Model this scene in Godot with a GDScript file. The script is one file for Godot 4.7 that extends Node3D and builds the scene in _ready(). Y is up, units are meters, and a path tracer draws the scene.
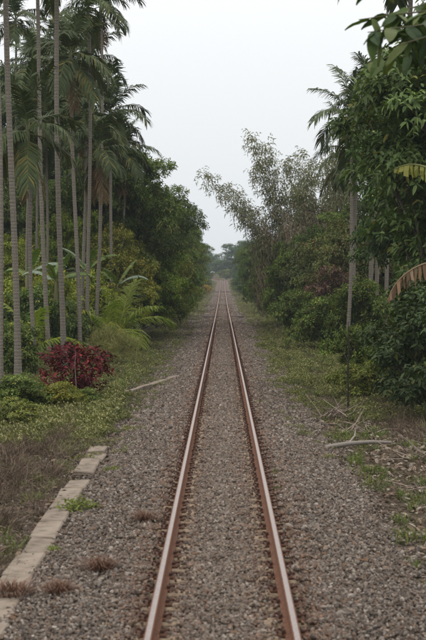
extends Node3D
# A single railway line seen from the back of a train, between betel palms and thick trees, under an overcast sky.
# y is up, the track runs towards -z; "d" below is the distance along the track (z = -d), x is to the right.

class MB:
	var v := PackedVector3Array()
	var n := PackedVector3Array()
	var c := PackedColorArray()
	var uv := PackedVector2Array()
	var i := PackedInt32Array()
	func quad(p: Vector3, q: Vector3, r: Vector3, s: Vector3, col: Color) -> void:
		var k := v.size()
		v.push_back(p); v.push_back(q); v.push_back(r); v.push_back(s)
		c.push_back(col); c.push_back(col); c.push_back(col); c.push_back(col)
		i.push_back(k); i.push_back(k + 1); i.push_back(k + 2); i.push_back(k); i.push_back(k + 2); i.push_back(k + 3)
	func tri(p: Vector3, q: Vector3, r: Vector3, col: Color) -> void:
		var k := v.size()
		v.push_back(p); v.push_back(q); v.push_back(r)
		c.push_back(col); c.push_back(col); c.push_back(col)
		i.push_back(k); i.push_back(k + 1); i.push_back(k + 2)
	# a leaf folded along its midrib: base, left, tip, right
	func leaf(p: Vector3, dir: Vector3, side: Vector3, nrm: Vector3, ll: float, lw: float, sag: float, col: Color) -> void:
		var k := v.size()
		var m := p + dir * (ll * 0.42) + nrm * (lw * 0.22)
		v.push_back(p); v.push_back(m - side * lw * 0.5); v.push_back(p + dir * ll - Vector3(0, sag * ll, 0)); v.push_back(m + side * lw * 0.5)
		c.push_back(col); c.push_back(col); c.push_back(col); c.push_back(col)
		i.push_back(k); i.push_back(k + 1); i.push_back(k + 2); i.push_back(k); i.push_back(k + 2); i.push_back(k + 3)
	# a fuller leaf of six corners, slightly cupped and drooping at the tip
	func oval(p: Vector3, dir: Vector3, side: Vector3, nrm: Vector3, ll: float, lw: float, sag: float, col: Color) -> void:
		var k := v.size()
		var m := p + dir * (ll * 0.28)
		var q := p + dir * (ll * 0.66) - Vector3(0, sag * ll * 0.35, 0)
		var up := nrm * (lw * 0.12)
		v.push_back(p); v.push_back(m - side * lw * 0.44 + up); v.push_back(q - side * lw * 0.40 + up); v.push_back(p + dir * ll - Vector3(0, sag * ll, 0)); v.push_back(q + side * lw * 0.40 + up); v.push_back(m + side * lw * 0.44 + up)
		for j in 6: c.push_back(col)
		for j in [0, 1, 2, 0, 2, 3, 0, 3, 4, 0, 4, 5]: i.push_back(k + j)
	func mesh(m: Material) -> ArrayMesh:
		var a := []
		a.resize(Mesh.ARRAY_MAX)
		a[Mesh.ARRAY_VERTEX] = v
		if n.size() == v.size(): a[Mesh.ARRAY_NORMAL] = n
		if c.size() == v.size(): a[Mesh.ARRAY_COLOR] = c
		if uv.size() == v.size(): a[Mesh.ARRAY_TEX_UV] = uv
		a[Mesh.ARRAY_INDEX] = i
		var am := ArrayMesh.new()
		am.add_surface_from_arrays(Mesh.PRIMITIVE_TRIANGLES, a)
		am.surface_set_material(0, m)
		return am

const EYE := 2.845           # eye height over the ballast
const GAUGE := 0.5665        # half the distance between the rail heads
const SLEEPER_STEP := 0.57

var rng := RandomNumberGenerator.new()
var noise := FastNoiseLite.new()
var names := {}
var M := {}

# ------------------------------------------------------------------ small helpers
func rr(a: float, b: float) -> float:
	return rng.randf_range(a, b)

func rdir() -> Vector3:
	var z := rng.randf_range(-1.0, 1.0)
	var a := rng.randf_range(0.0, TAU)
	var q := sqrt(1.0 - z * z)
	return Vector3(q * cos(a), z, q * sin(a))

func tint(col: Color, f: float) -> Color:
	return Color(col.r * f, col.g * f, col.b * f)

func numbered(called: String) -> String:
	if not names.has(called):
		names[called] = 0
		return called
	names[called] += 1
	return "%s_%03d" % [called, names[called]]

func tag(o: Node3D, label: String, category: String, group := "") -> Node3D:
	o.set_meta("label", label)
	o.set_meta("category", category)
	if group != "": o.set_meta("group", group)
	return o

func thing(called: String, label: String, category: String, at: Vector3, turn := 0.0, group := "") -> Node3D:
	var o := Node3D.new()
	o.name = numbered(called)
	add_child(o)
	o.position = at
	o.rotation.y = turn
	tag(o, label, category, group)
	return o

func part(called: String, mesh: Mesh, parent: Node3D, mat: Material = null) -> MeshInstance3D:
	var o := MeshInstance3D.new()
	o.name = called
	o.mesh = mesh
	if mat: o.material_override = mat
	parent.add_child(o, true)
	return o

func setting(called: String, mesh: Mesh, kind := "structure") -> MeshInstance3D:
	var o := MeshInstance3D.new()
	o.name = numbered(called)
	o.mesh = mesh
	add_child(o)
	o.set_meta("kind", kind)
	return o

func scatter(called: String, mesh: Mesh, where: Array, tones: Array, parent: Node3D) -> MultiMeshInstance3D:
	var m := MultiMesh.new()
	m.transform_format = MultiMesh.TRANSFORM_3D
	m.use_colors = tones.size() > 0
	m.mesh = mesh
	m.instance_count = where.size()
	for k in where.size():
		m.set_instance_transform(k, where[k])
		if tones.size() > 0: m.set_instance_color(k, tones[k])
	var o := MultiMeshInstance3D.new()
	o.name = called if parent != self else numbered(called)
	o.multimesh = m
	parent.add_child(o, true)
	o.set_meta("kind", "stuff")
	return o

func tube(b: MB, pts: Array, radii: Array, sides: int, col: Color, wob := 0.0) -> void:
	var first := b.v.size()
	var up := Vector3(0.31, 0.05, 0.95).normalized()
	for k in pts.size():
		var t: Vector3 = (pts[mini(k + 1, pts.size() - 1)] - pts[maxi(k - 1, 0)]).normalized()
		var s := t.cross(up).normalized()
		if s.length() < 0.1: s = t.cross(Vector3.RIGHT).normalized()
		var u := s.cross(t).normalized()
		for j in sides:
			var a := TAU * j / sides
			var o := s * cos(a) + u * sin(a)
			b.v.push_back(pts[k] + o * radii[k] * (1.0 + wob * noise.get_noise_3d(pts[k].x * 3.0 + o.x * 20.0, pts[k].y * 3.0, pts[k].z * 3.0 + o.z * 20.0)))
			b.n.push_back(o)
			var f := 1.0 + 0.35 * noise.get_noise_3d(pts[k].x * 9.0 + o.x * 14.0, pts[k].y * 7.0, pts[k].z * 9.0 + o.z * 14.0)
			b.c.push_back(tint(col, f))
	for k in pts.size() - 1:
		for j in sides:
			var a := first + k * sides + j
			var c := first + k * sides + (j + 1) % sides
			b.i.append_array(PackedInt32Array([a, c, a + sides, c, c + sides, a + sides]))

func chamfer_box(b: MB, at: Vector3, size: Vector3, ch: float, col: Color, jitter := 0.0) -> void:
	var h := size * 0.5
	var p := {}
	for sx in [-1, 1]:
		for sy in [-1, 1]:
			for sz in [-1, 1]:
				var j := Vector3(rr(-jitter, jitter), rr(-jitter, jitter), rr(-jitter, jitter))
				var k := ch * rr(0.7, 1.3)
				p[[sx, sy, sz, 0]] = at + j + Vector3(sx * h.x, sy * (h.y - k), sz * (h.z - k))
				p[[sx, sy, sz, 1]] = at + j + Vector3(sx * (h.x - k), sy * h.y, sz * (h.z - k))
				p[[sx, sy, sz, 2]] = at + j + Vector3(sx * (h.x - k), sy * (h.y - k), sz * h.z)
				b.tri(p[[sx, sy, sz, 0]], p[[sx, sy, sz, 1]], p[[sx, sy, sz, 2]], col)
	for s in [-1, 1]:
		b.quad(p[[s, -1, -1, 0]], p[[s, 1, -1, 0]], p[[s, 1, 1, 0]], p[[s, -1, 1, 0]], col)
		b.quad(p[[-1, s, -1, 1]], p[[1, s, -1, 1]], p[[1, s, 1, 1]], p[[-1, s, 1, 1]], col)
		b.quad(p[[-1, -1, s, 2]], p[[1, -1, s, 2]], p[[1, 1, s, 2]], p[[-1, 1, s, 2]], col)
		for t in [-1, 1]:
			b.quad(p[[s, t, -1, 0]], p[[s, t, -1, 1]], p[[s, t, 1, 1]], p[[s, t, 1, 0]], col)
			b.quad(p[[s, -1, t, 0]], p[[s, -1, t, 2]], p[[s, 1, t, 2]], p[[s, 1, t, 0]], col)
			b.quad(p[[-1, s, t, 1]], p[[-1, s, t, 2]], p[[1, s, t, 2]], p[[1, s, t, 1]], col)

# ------------------------------------------------------------------ the lie of the land
func rise(d: float) -> float:
	return 0.0 if d < 120.0 else 3.5e-5 * (d - 120.0) * (d - 120.0)

func bend(d: float) -> float:
	return 0.0 if d < 425.0 else -(d - 425.0) * (d - 425.0) / 330.0

func track(d: float, x: float, y: float) -> Vector3:
	return Vector3(bend(d) + x, rise(d) + y, -d)

# height of the ballast top over the sleepers
func bed(x: float) -> float:
	var a := absf(x)
	var h := 0.0
	if a < 0.30: h = 0.012
	elif a < 0.42: h = lerpf(0.012, -0.035, (a - 0.30) / 0.12)
	elif a < 0.72: h = -0.035
	elif a < 0.86: h = lerpf(-0.035, 0.008, (a - 0.72) / 0.14)
	elif a < 1.5: h = lerpf(0.008, -0.06, (a - 0.86) / 0.64)
	else: h = lerpf(-0.06, -0.13, minf(1.0, (a - 1.5) / 0.5))
	return h

func ground_y(x: float, d: float) -> float:
	var e := x - bend(d)
	var a := absf(e)
	var h := -0.19
	h += (0.05 + 0.012 * maxf(0.0, minf(a, 20.0) - 3.0)) * noise.get_noise_2d(x * 0.6, d * 0.6) * smoothstep(2.6, 3.6, a)
	h += 0.03 * noise.get_noise_2d(x * 3.0 + 40.0, d * 3.0) * smoothstep(2.4, 3.4, a)
	return h + rise(d)

func spot(x: float, d: float) -> Vector3:
	return Vector3(x, ground_y(x, d), -d)

# ------------------------------------------------------------------ materials
func ntex(size: int, freq: float, ramp: Array, type := FastNoiseLite.TYPE_SIMPLEX, oct := 5, sd := 1) -> NoiseTexture2D:
	var f := FastNoiseLite.new()
	f.seed = sd
	f.noise_type = type
	f.frequency = freq
	f.fractal_octaves = oct
	if type == FastNoiseLite.TYPE_CELLULAR:
		f.cellular_return_type = FastNoiseLite.RETURN_CELL_VALUE
		f.cellular_jitter = 1.0
		f.fractal_type = FastNoiseLite.FRACTAL_NONE
	var t := NoiseTexture2D.new()
	t.width = size
	t.height = size
	t.seamless = true
	t.noise = f
	var g := Gradient.new()
	var offs := PackedFloat32Array()
	var cols := PackedColorArray()
	for k in ramp.size():
		offs.push_back(float(k) / (ramp.size() - 1))
		cols.push_back((ramp[k] as Color).linear_to_srgb())
	g.offsets = offs
	g.colors = cols
	t.color_ramp = g
	return t

func htex(size: int, freq: float, sd: int, cells := false) -> NoiseTexture2D:
	var f := FastNoiseLite.new()
	f.seed = sd
	f.frequency = freq
	f.fractal_octaves = 4
	if cells:
		f.noise_type = FastNoiseLite.TYPE_CELLULAR
		f.cellular_return_type = FastNoiseLite.RETURN_DISTANCE2_SUB
		f.fractal_type = FastNoiseLite.FRACTAL_NONE
	var t := NoiseTexture2D.new()
	t.width = size
	t.height = size
	t.seamless = true
	t.noise = f
	return t

func plain_mat(rough := 0.85, spec := 0.4) -> StandardMaterial3D:
	var m := StandardMaterial3D.new()
	m.roughness = rough
	m.metallic_specular = spec
	m.cull_mode = BaseMaterial3D.CULL_DISABLED
	m.vertex_color_use_as_albedo = true
	return m

func leaf_mat(t: Color, rough := 0.55, through := 0.7) -> StandardMaterial3D:
	var m := plain_mat(rough, 0.3)
	m.albedo_color = t.linear_to_srgb()
	m.backlight_enabled = true
	m.backlight = Color(through * 0.9, through, through * 0.45)
	return m

func world_tex(m: StandardMaterial3D, t: Texture2D, tile: float) -> StandardMaterial3D:
	m.albedo_texture = t
	m.uv1_triplanar = true
	m.uv1_world_triplanar = true
	m.uv1_scale = Vector3.ONE / tile
	return m

func make_materials() -> void:
	# foliage: the leaves carry their own colours, the tint is the kind of tree
	M.leaf = leaf_mat(Color(1, 1, 1))
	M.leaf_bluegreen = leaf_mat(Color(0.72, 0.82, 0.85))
	M.leaf_olive = leaf_mat(Color(1.25, 1.1, 0.85))
	M.leaf_lime = leaf_mat(Color(1.45, 1.45, 0.95))
	M.frond = leaf_mat(Color(1, 1, 0.92), 0.55, 0.5)
	M.frond_lime = leaf_mat(Color(3.8, 3.3, 1.6), 0.5, 0.9)
	M.red = leaf_mat(Color(0.9, 0.8, 0.75), 0.6, 0.5)
	M.dry = leaf_mat(Color(1, 1, 1), 0.9, 0.3)
	M.bamboo = leaf_mat(Color(1, 1, 1), 0.7, 0.7)
	M.wood = plain_mat(0.9, 0.3)
	M.wood.heightmap_enabled = true
	M.wood.heightmap_texture = htex(256, 0.03, 5)
	M.wood.heightmap_scale = 1.2
	M.wood.uv1_triplanar = true
	M.wood.uv1_scale = Vector3(3, 1.2, 3)
	M.palm_bark = plain_mat(0.9, 0.25)
	world_tex(M.palm_bark, ntex(512, 0.02, [Color(0.45, 0.43, 0.40), Color(0.8, 0.79, 0.76), Color(1, 1, 0.97), Color(0.75, 0.78, 0.68)], FastNoiseLite.TYPE_SIMPLEX, 6, 9), 0.75)
	M.shaft = plain_mat(0.45, 0.5)
	# concrete
	M.concrete = plain_mat(0.92, 0.3)
	world_tex(M.concrete, ntex(512, 0.012, [Color(0.115, 0.09, 0.07), Color(0.185, 0.152, 0.12), Color(0.22, 0.182, 0.146), Color(0.245, 0.208, 0.17)], FastNoiseLite.TYPE_SIMPLEX, 7, 3), 1.9)
	M.concrete.heightmap_enabled = true
	M.concrete.heightmap_texture = htex(512, 0.06, 8)
	M.concrete.heightmap_scale = 0.8
	M.sleeper = plain_mat(0.95, 0.25)
	world_tex(M.sleeper, ntex(512, 0.02, [Color(0.10, 0.068, 0.047), Color(0.21, 0.158, 0.112), Color(0.33, 0.265, 0.195)], FastNoiseLite.TYPE_SIMPLEX, 6, 4), 0.7)
	# rails
	M.rust = plain_mat(0.85, 0.35)
	world_tex(M.rust, ntex(512, 0.02, [Color(0.034, 0.016, 0.010), Color(0.092, 0.038, 0.021), Color(0.150, 0.066, 0.034), Color(0.105, 0.049, 0.030)], FastNoiseLite.TYPE_SIMPLEX, 7, 6), 0.5)
	M.rust.heightmap_enabled = true
	M.rust.heightmap_texture = htex(256, 0.05, 7)
	M.rust.heightmap_scale = 0.4
	M.rust.vertex_color_use_as_albedo = false
	M.clip = plain_mat(0.8, 0.35)
	M.steel = plain_mat(0.42, 0.5)
	M.steel.metallic = 0.85
	M.steel.vertex_color_use_as_albedo = false
	world_tex(M.steel, ntex(256, 0.03, [Color(0.25, 0.20, 0.18), Color(0.34, 0.29, 0.272), Color(0.40, 0.35, 0.335)], FastNoiseLite.TYPE_SIMPLEX, 5, 12), 0.35)
	# gravel and earth
	M.stone = plain_mat(0.92, 0.3)
	M.gravel = plain_mat(0.95, 0.25)
	world_tex(M.gravel, ntex(1024, 0.035, [Color(0.04, 0.032, 0.029), Color(0.118, 0.092, 0.076), Color(0.082, 0.060, 0.047), Color(0.158, 0.128, 0.106), Color(0.126, 0.086, 0.062), Color(0.075, 0.058, 0.050), Color(0.18, 0.152, 0.13)], FastNoiseLite.TYPE_CELLULAR, 1, 2), 1.7)
	M.gravel.heightmap_enabled = true
	M.gravel.heightmap_texture = htex(1024, 0.035, 2, true)
	M.gravel.heightmap_scale = 2.5
	M.earth = plain_mat(0.97, 0.2)
	world_tex(M.earth, ntex(1024, 0.02, [Color(0.035, 0.026, 0.019), Color(0.085, 0.064, 0.048), Color(0.13, 0.10, 0.078), Color(0.08, 0.065, 0.045), Color(0.18, 0.15, 0.12)], FastNoiseLite.TYPE_SIMPLEX, 8, 21), 2.3)
	M.earth.heightmap_enabled = true
	M.earth.heightmap_texture = htex(1024, 0.05, 23)
	M.earth.heightmap_scale = 4.0
	M.timber = plain_mat(0.95, 0.2)

# ------------------------------------------------------------------ foliage builders
# leaf colours (linear): [deep, light, yellowed]
const GREEN := [Color(0.048, 0.078, 0.020), Color(0.150, 0.195, 0.048), Color(0.25, 0.225, 0.05)]
const DEEP := [Color(0.034, 0.060, 0.026), Color(0.098, 0.145, 0.052), Color(0.17, 0.18, 0.045)]
const LIME := [Color(0.085, 0.115, 0.028), Color(0.225, 0.250, 0.062), Color(0.32, 0.27, 0.06)]
const VINE := [Color(0.070, 0.092, 0.032), Color(0.165, 0.175, 0.062), Color(0.23, 0.13, 0.075)]
const CRIMSON := [Color(0.045, 0.006, 0.010), Color(0.15, 0.014, 0.022), Color(0.22, 0.03, 0.03)]
const BROWN := [Color(0.060, 0.036, 0.024), Color(0.215, 0.135, 0.085), Color(0.27, 0.20, 0.13)]

func leaf_col(p: Array, tone: float, yellow: float) -> Color:
	if rng.randf() < yellow: return tint(p[2], rr(0.6, 1.1) * tone)
	return tint((p[0] as Color).lerp(p[1], 0.15 + 0.7 * rng.randf()), rr(0.9, 1.1) * tone)

var ovals := false

func spray(b: MB, p: Vector3, t: Vector3, n: int, ll: float, lw: float, sag: float, pal: Array, tone: float, yellow: float) -> void:
	var s := t.cross(Vector3(0.21, 0.93, 0.3)).normalized()
	var u := s.cross(t)
	var a := rng.randf() * TAU
	for j in n:
		a += 2.4
		var side := s * cos(a) + u * sin(a)
		var dir := (t * rr(0.25, 0.9) + side - Vector3(0, rr(0.0, sag), 0)).normalized()
		var nrm := (Vector3.UP + t * 0.6 + Vector3(rr(-0.6, 0.6), 0, rr(-0.6, 0.6)))
		var w := dir.cross(nrm).normalized()
		if ovals: b.oval(p + t * (ll * 1.5 * j / n), dir, w, w.cross(dir), ll * rr(0.7, 1.25), lw * rr(0.8, 1.2), sag * 0.35, leaf_col(pal, tone, yellow))
		else: b.leaf(p + t * (ll * 1.5 * j / n), dir, w, w.cross(dir), ll * rr(0.7, 1.25), lw * rr(0.8, 1.2), sag * 0.35, leaf_col(pal, tone, yellow))

# lobes: [centre, radii, tone]
func lobes_for(sd: int, h: float, y0: float, r: float, n: int, spread := 0.72) -> Array:
	rng.seed = sd
	var out := []
	var ry := (h - y0) * 0.5
	var mid := Vector3(0, y0 + ry, 0)
	var turn := rng.randf() * TAU
	for k in n:
		var y := 1.0 - 2.0 * (k + 0.5) / n
		var a := turn + k * 2.39996 + rr(-0.4, 0.4)
		var q := sqrt(1.0 - y * y)
		var d := Vector3(q * cos(a), y, q * sin(a))
		var lr := r * rr(0.20, 0.42)
		var f := spread * rr(0.82, 1.14)
		out.append([mid + d * Vector3(r * f, ry * f, r * f), Vector3(lr, lr * rr(0.6, 0.85), lr), rr(0.72, 1.28)])
	out.append([mid, Vector3(r * 0.5, ry * 0.55, r * 0.5), 0.9])
	return out

# every lobe is made of leafy clumps, dense on top and open below, with gaps between them
func crown_mesh(sd: int, lobes: Array, per_area: float, ll: float, lw: float, sag: float, pal: Array, yellow: float, clump := 0.5, each := 6) -> ArrayMesh:
	rng.seed = sd
	var b := MB.new()
	for lb in lobes:
		var ce: Vector3 = lb[0]
		var ra: Vector3 = lb[1]
		var area := 4.0 * PI * pow((pow(ra.x * ra.y, 1.6) + pow(ra.x * ra.z, 1.6) + pow(ra.y * ra.z, 1.6)) / 3.0, 1.0 / 1.6)
		for n in maxi(4, int(area / (clump * clump * 3.2))):
			var d := rdir()
			if d.y < -0.35 and rng.randf() < 0.7: continue
			var f := 1.0 + 0.5 * noise.get_noise_3d((ce.x + d.x * ra.x) * 14.0, (ce.y + d.y * ra.y) * 14.0, (ce.z + d.z * ra.z) * 14.0)
			var pc := ce + d * ra * (f * rr(0.8, 1.08))
			var cr := clump * rr(0.6, 1.3)
			var tone: float = lb[2] * rr(0.7, 1.3)
			var yel := yellow * rr(0.0, 2.5)
			for k in int(6.28 * cr * cr * per_area * 0.72 / each):
				var e := rdir()
				if e.y < 0.0 and rng.randf() < 0.75: e.y = -e.y
				var p := pc + e * Vector3(cr, cr * 0.55, cr) * sqrt(rr(0.5, 1.1))
				if p.y < 0.06: p.y = rr(0.06, 0.3)
				spray(b, p, (e + d * 0.5 + Vector3(rr(-0.4, 0.4), rr(0.1, 0.8), rr(-0.4, 0.4))).normalized(), each, ll, lw, sag, pal, tone, yel)
	triangles += b.i.size() / 3
	return b.mesh(M.leaf)

var triangles := 0

func trunk_mesh(sd: int, lobes: Array, y0: float, r0: float, col: Color) -> ArrayMesh:
	rng.seed = sd
	var b := MB.new()
	var fork := Vector3(rr(-0.2, 0.2), y0 * 0.8 + 0.3, rr(-0.2, 0.2))
	tube(b, [Vector3(0, -0.4, 0), Vector3(0, 0.15, 0), fork * Vector3(0.6, 0.5, 0.6), fork], [r0 * 1.5, r0 * 1.15, r0, r0 * 0.85], 9, col, 0.2)
	for lb in lobes:
		var e: Vector3 = lb[0]
		var m := fork.lerp(e, 0.5) + Vector3(rr(-0.2, 0.2), -0.15, rr(-0.2, 0.2))
		tube(b, [fork, m, e], [r0 * 0.55, r0 * 0.36, r0 * 0.12], 6, col, 0.2)
		for q in 3:
			tube(b, [m.lerp(e, rr(0.3, 0.9)), e + rdir() * (lb[1] as Vector3) * 0.85], [r0 * 0.18, r0 * 0.05], 4, col)
	return b.mesh(M.wood)

func kind_of_tree(sd: int, h: float, y0: float, r: float, n: int, per_area: float, ll: float, lw: float, pal: Array, yellow := 0.05, r0 := 0.16, sag := 0.35, clump := 0.5) -> Array:
	var lb := lobes_for(sd, h, y0, r, n)
	return [trunk_mesh(sd + 1, lb, y0, r0, Color(0.105, 0.085, 0.07)), crown_mesh(sd + 2, lb, per_area, ll, lw, sag, pal, yellow, clump)]

func tree(called: String, label: String, category: String, group: String, kind: Array, at: Vector3, turn: float, sc: Vector3, mat: Material = null) -> Node3D:
	var o := thing(called, label, category, at, turn, group)
	for k in 2:
		var p := part(["trunk", "crown"][k], kind[k], o, mat if k == 1 else null)
		p.scale = sc
	return o

# ------------------------------------------------------------------ palms
# a feather frond that starts level with its stalk at the origin and reaches towards +x
func frond_mesh(sd: int, length: float, pitch: float, bow: float, n: int, leaflet: float, wide: float, hang: float, pal: Array, yellow: float, mat: Material) -> ArrayMesh:
	rng.seed = sd
	var b := MB.new()
	var pts := []
	var radii := []
	var p := Vector3.ZERO
	var a := deg_to_rad(pitch)
	var steps := 14
	for k in steps + 1:
		pts.append(p)
		radii.append(lerpf(0.022, 0.004, float(k) / steps))
		a -= deg_to_rad(bow) / steps * (0.5 + float(k) / steps)
		p += Vector3(cos(a), sin(a), 0.03 * sin(k * 0.7 + sd)) * (length / steps)
	tube(b, pts, radii, 4, Color(0.10, 0.12, 0.035))
	b.n.clear()
	for k in n:
		var f := 0.14 + 0.86 * (k + 0.5) / n
		var x := f * steps
		var at: Vector3 = (pts[int(x)] as Vector3).lerp(pts[mini(int(x) + 1, steps)], x - int(x))
		var t: Vector3 = ((pts[mini(int(x) + 1, steps)] as Vector3) - (pts[int(x)] as Vector3)).normalized()
		if t.length() < 0.5: t = ((pts[steps] as Vector3) - (pts[steps - 1] as Vector3)).normalized()
		var up := Vector3(0, 0, 1).cross(t).normalized()
		for s in [-1.0, 1.0]:
			if rng.randf() < 0.04: continue
			var ln := leaflet * (0.55 + 0.6 * sin(PI * (0.12 + 0.8 * f))) * rr(0.85, 1.12)
			var dir := (Vector3(0, 0, s) * rr(0.75, 1.0) + t * lerpf(0.35, 1.1, f) + up * rr(0.0, 0.35)).normalized()
			var m := at + dir * ln * 0.5 - Vector3(0, hang * ln * 0.10, 0)
			var e := m + (dir - Vector3(0, hang * rr(0.7, 1.3), 0)).normalized() * ln * 0.5
			var w := (dir.cross(up) + t * 0.4).normalized() * wide * 0.5 + up * rr(-0.012, 0.012)
			var col := leaf_col(pal, 1.0, yellow)
			b.quad(at - w * 0.5, at + w * 0.5, m + w, m - w, col)
			b.quad(m - w, m + w, e + w * 0.22, e - w * 0.22, col)
	return b.mesh(mat)

var FR := []        # green fronds from upright to hanging
var FR_DEAD: ArrayMesh

func make_fronds() -> void:
	var pitches := [80.0, 62.0, 44.0, 26.0, 8.0, -14.0, -38.0]
	var bows := [40.0, 65.0, 82.0, 90.0, 88.0, 70.0, 42.0]
	for k in 7:
		var set_ := []
		for q in 2:
			set_.append(frond_mesh(100 + k * 10 + q, rr(2.0, 2.3), pitches[k] + 6.0 * q, bows[k], 36, 0.66, 0.062, 0.75 + 0.12 * k, [Color(0.030, 0.046, 0.020), Color(0.072, 0.095, 0.034), Color(0.17, 0.15, 0.045)], 0.04 + 0.05 * maxi(0, k - 3), M.frond))
		FR.append(set_)
	FR_DEAD = frond_mesh(190, 1.9, -62.0, 24.0, 24, 0.5, 0.045, 1.6, [Color(0.09, 0.055, 0.032), Color(0.18, 0.115, 0.06), Color(0.22, 0.15, 0.08)], 0.1, M.dry)

func palm_trunk(sd: int, h: float, r: float, lean: Vector3) -> ArrayMesh:
	rng.seed = sd
	var b := MB.new()
	var sides := 10
	var y := -0.5
	var rings := []
	while y < h:
		rings.append([y, 0]); y += rr(0.018, 0.03)
		rings.append([y, 1]); y += rr(0.06, 0.10)
	rings.append([h, 0])
	var wav := rr(0, 6.0)
	var last := -1
	for k in rings.size():
		var f: float = clampf(rings[k][0] / h, 0.0, 1.0)
		var ce := Vector3(lean.x * f + 0.06 * sin(f * 5.0 + wav), rings[k][0], lean.z * f + 0.05 * cos(f * 4.0 + wav))
		var rad := r * lerpf(1.0, 0.78, f) * (1.0 + 0.45 * pow(1.0 - f, 18.0)) * (1.055 if rings[k][1] == 0 else 1.0)
		var now := b.v.size()
		var col := Color(0.215, 0.196, 0.172) if rings[k][1] == 0 else Color(0.155, 0.138, 0.118)
		var t := rr(0.95, 1.05)
		for j in sides:
			var a := TAU * j / sides
			b.v.push_back(ce + Vector3(cos(a), 0, sin(a)) * rad)
			b.c.push_back(tint(col, t))
		if last >= 0:
			for j in sides:
				b.i.append_array(PackedInt32Array([last + j, last + (j + 1) % sides, now + j, last + (j + 1) % sides, now + (j + 1) % sides, now + j]))
		last = now
	return b.mesh(M.palm_bark)

func palm(label: String, x: float, d: float, h: float, diam: float, lean: Vector3, sd: int, group: String, fronds := 12, dead := 0, size := 1.0, low := 6) -> void:
	var o := thing("betel_palm", label, "palm", spot(x, d), 0.0, group)
	part("trunk", palm_trunk(sd, h, diam * 0.41, lean), o)
	rng.seed = sd * 7 + 1
	var top := Vector3(lean.x + 0.06 * sin(5.0), h, lean.z)
	var b := MB.new()
	var sw := diam * 0.5
	tube(b, [top - Vector3(0, 0.12, 0), top + Vector3(0, 0.1, 0), top + Vector3(0, 0.45, 0), top + Vector3(0, 0.85, 0), top + Vector3(0, 1.0, 0)], [sw * 0.75, sw * 1.05, sw * 0.95, sw * 0.6, sw * 0.3], 9, Color(0.085, 0.105, 0.032))
	part("crownshaft", b.mesh(M.shaft), o)
	var a := rng.randf() * TAU
	for k in fronds:
		a += 2.39996 + rr(-0.25, 0.25)
		var lev := clampi(int(float(k) / fronds * (low + 1)), 0, 6)
		var fr := part("frond", FR[lev][k % 2], o)
		fr.position = top + Vector3(0, lerpf(0.95, 0.6, float(k) / fronds), 0)
		fr.rotation.y = a
		fr.scale = Vector3.ONE * size * rr(0.8, 1.02)
	for k in dead:
		var fr := part("dead_frond", FR_DEAD, o)
		fr.position = top + Vector3(0, 0.35, 0)
		fr.rotation.y = rng.randf() * TAU
		fr.scale = Vector3.ONE * size * rr(0.8, 1.0)

func young_palm(label: String, x: float, d: float, size: float, sd: int, n: int, mat: Material) -> void:
	var o := thing("young_palm", label, "palm", spot(x, d), 0.0, "young palms under the trees")
	rng.seed = sd
	var b := MB.new()
	tube(b, [Vector3(0, -0.3, 0), Vector3(0, 0.35 * size, 0), Vector3(0, 0.75 * size, 0)], [0.07 * size, 0.06 * size, 0.03 * size], 7, Color(0.10, 0.12, 0.04))
	part("stem", b.mesh(M.shaft), o)
	var a := rng.randf() * TAU
	for k in n:
		a += 2.39996
		var fr := part("frond", FR[clampi(int(5.0 * k / n), 0, 4)][k % 2], o, mat)
		fr.position = Vector3(0, 0.5 * size, 0)
		fr.rotation.y = a
		fr.scale = Vector3.ONE * size * rr(0.85, 1.15)

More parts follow.
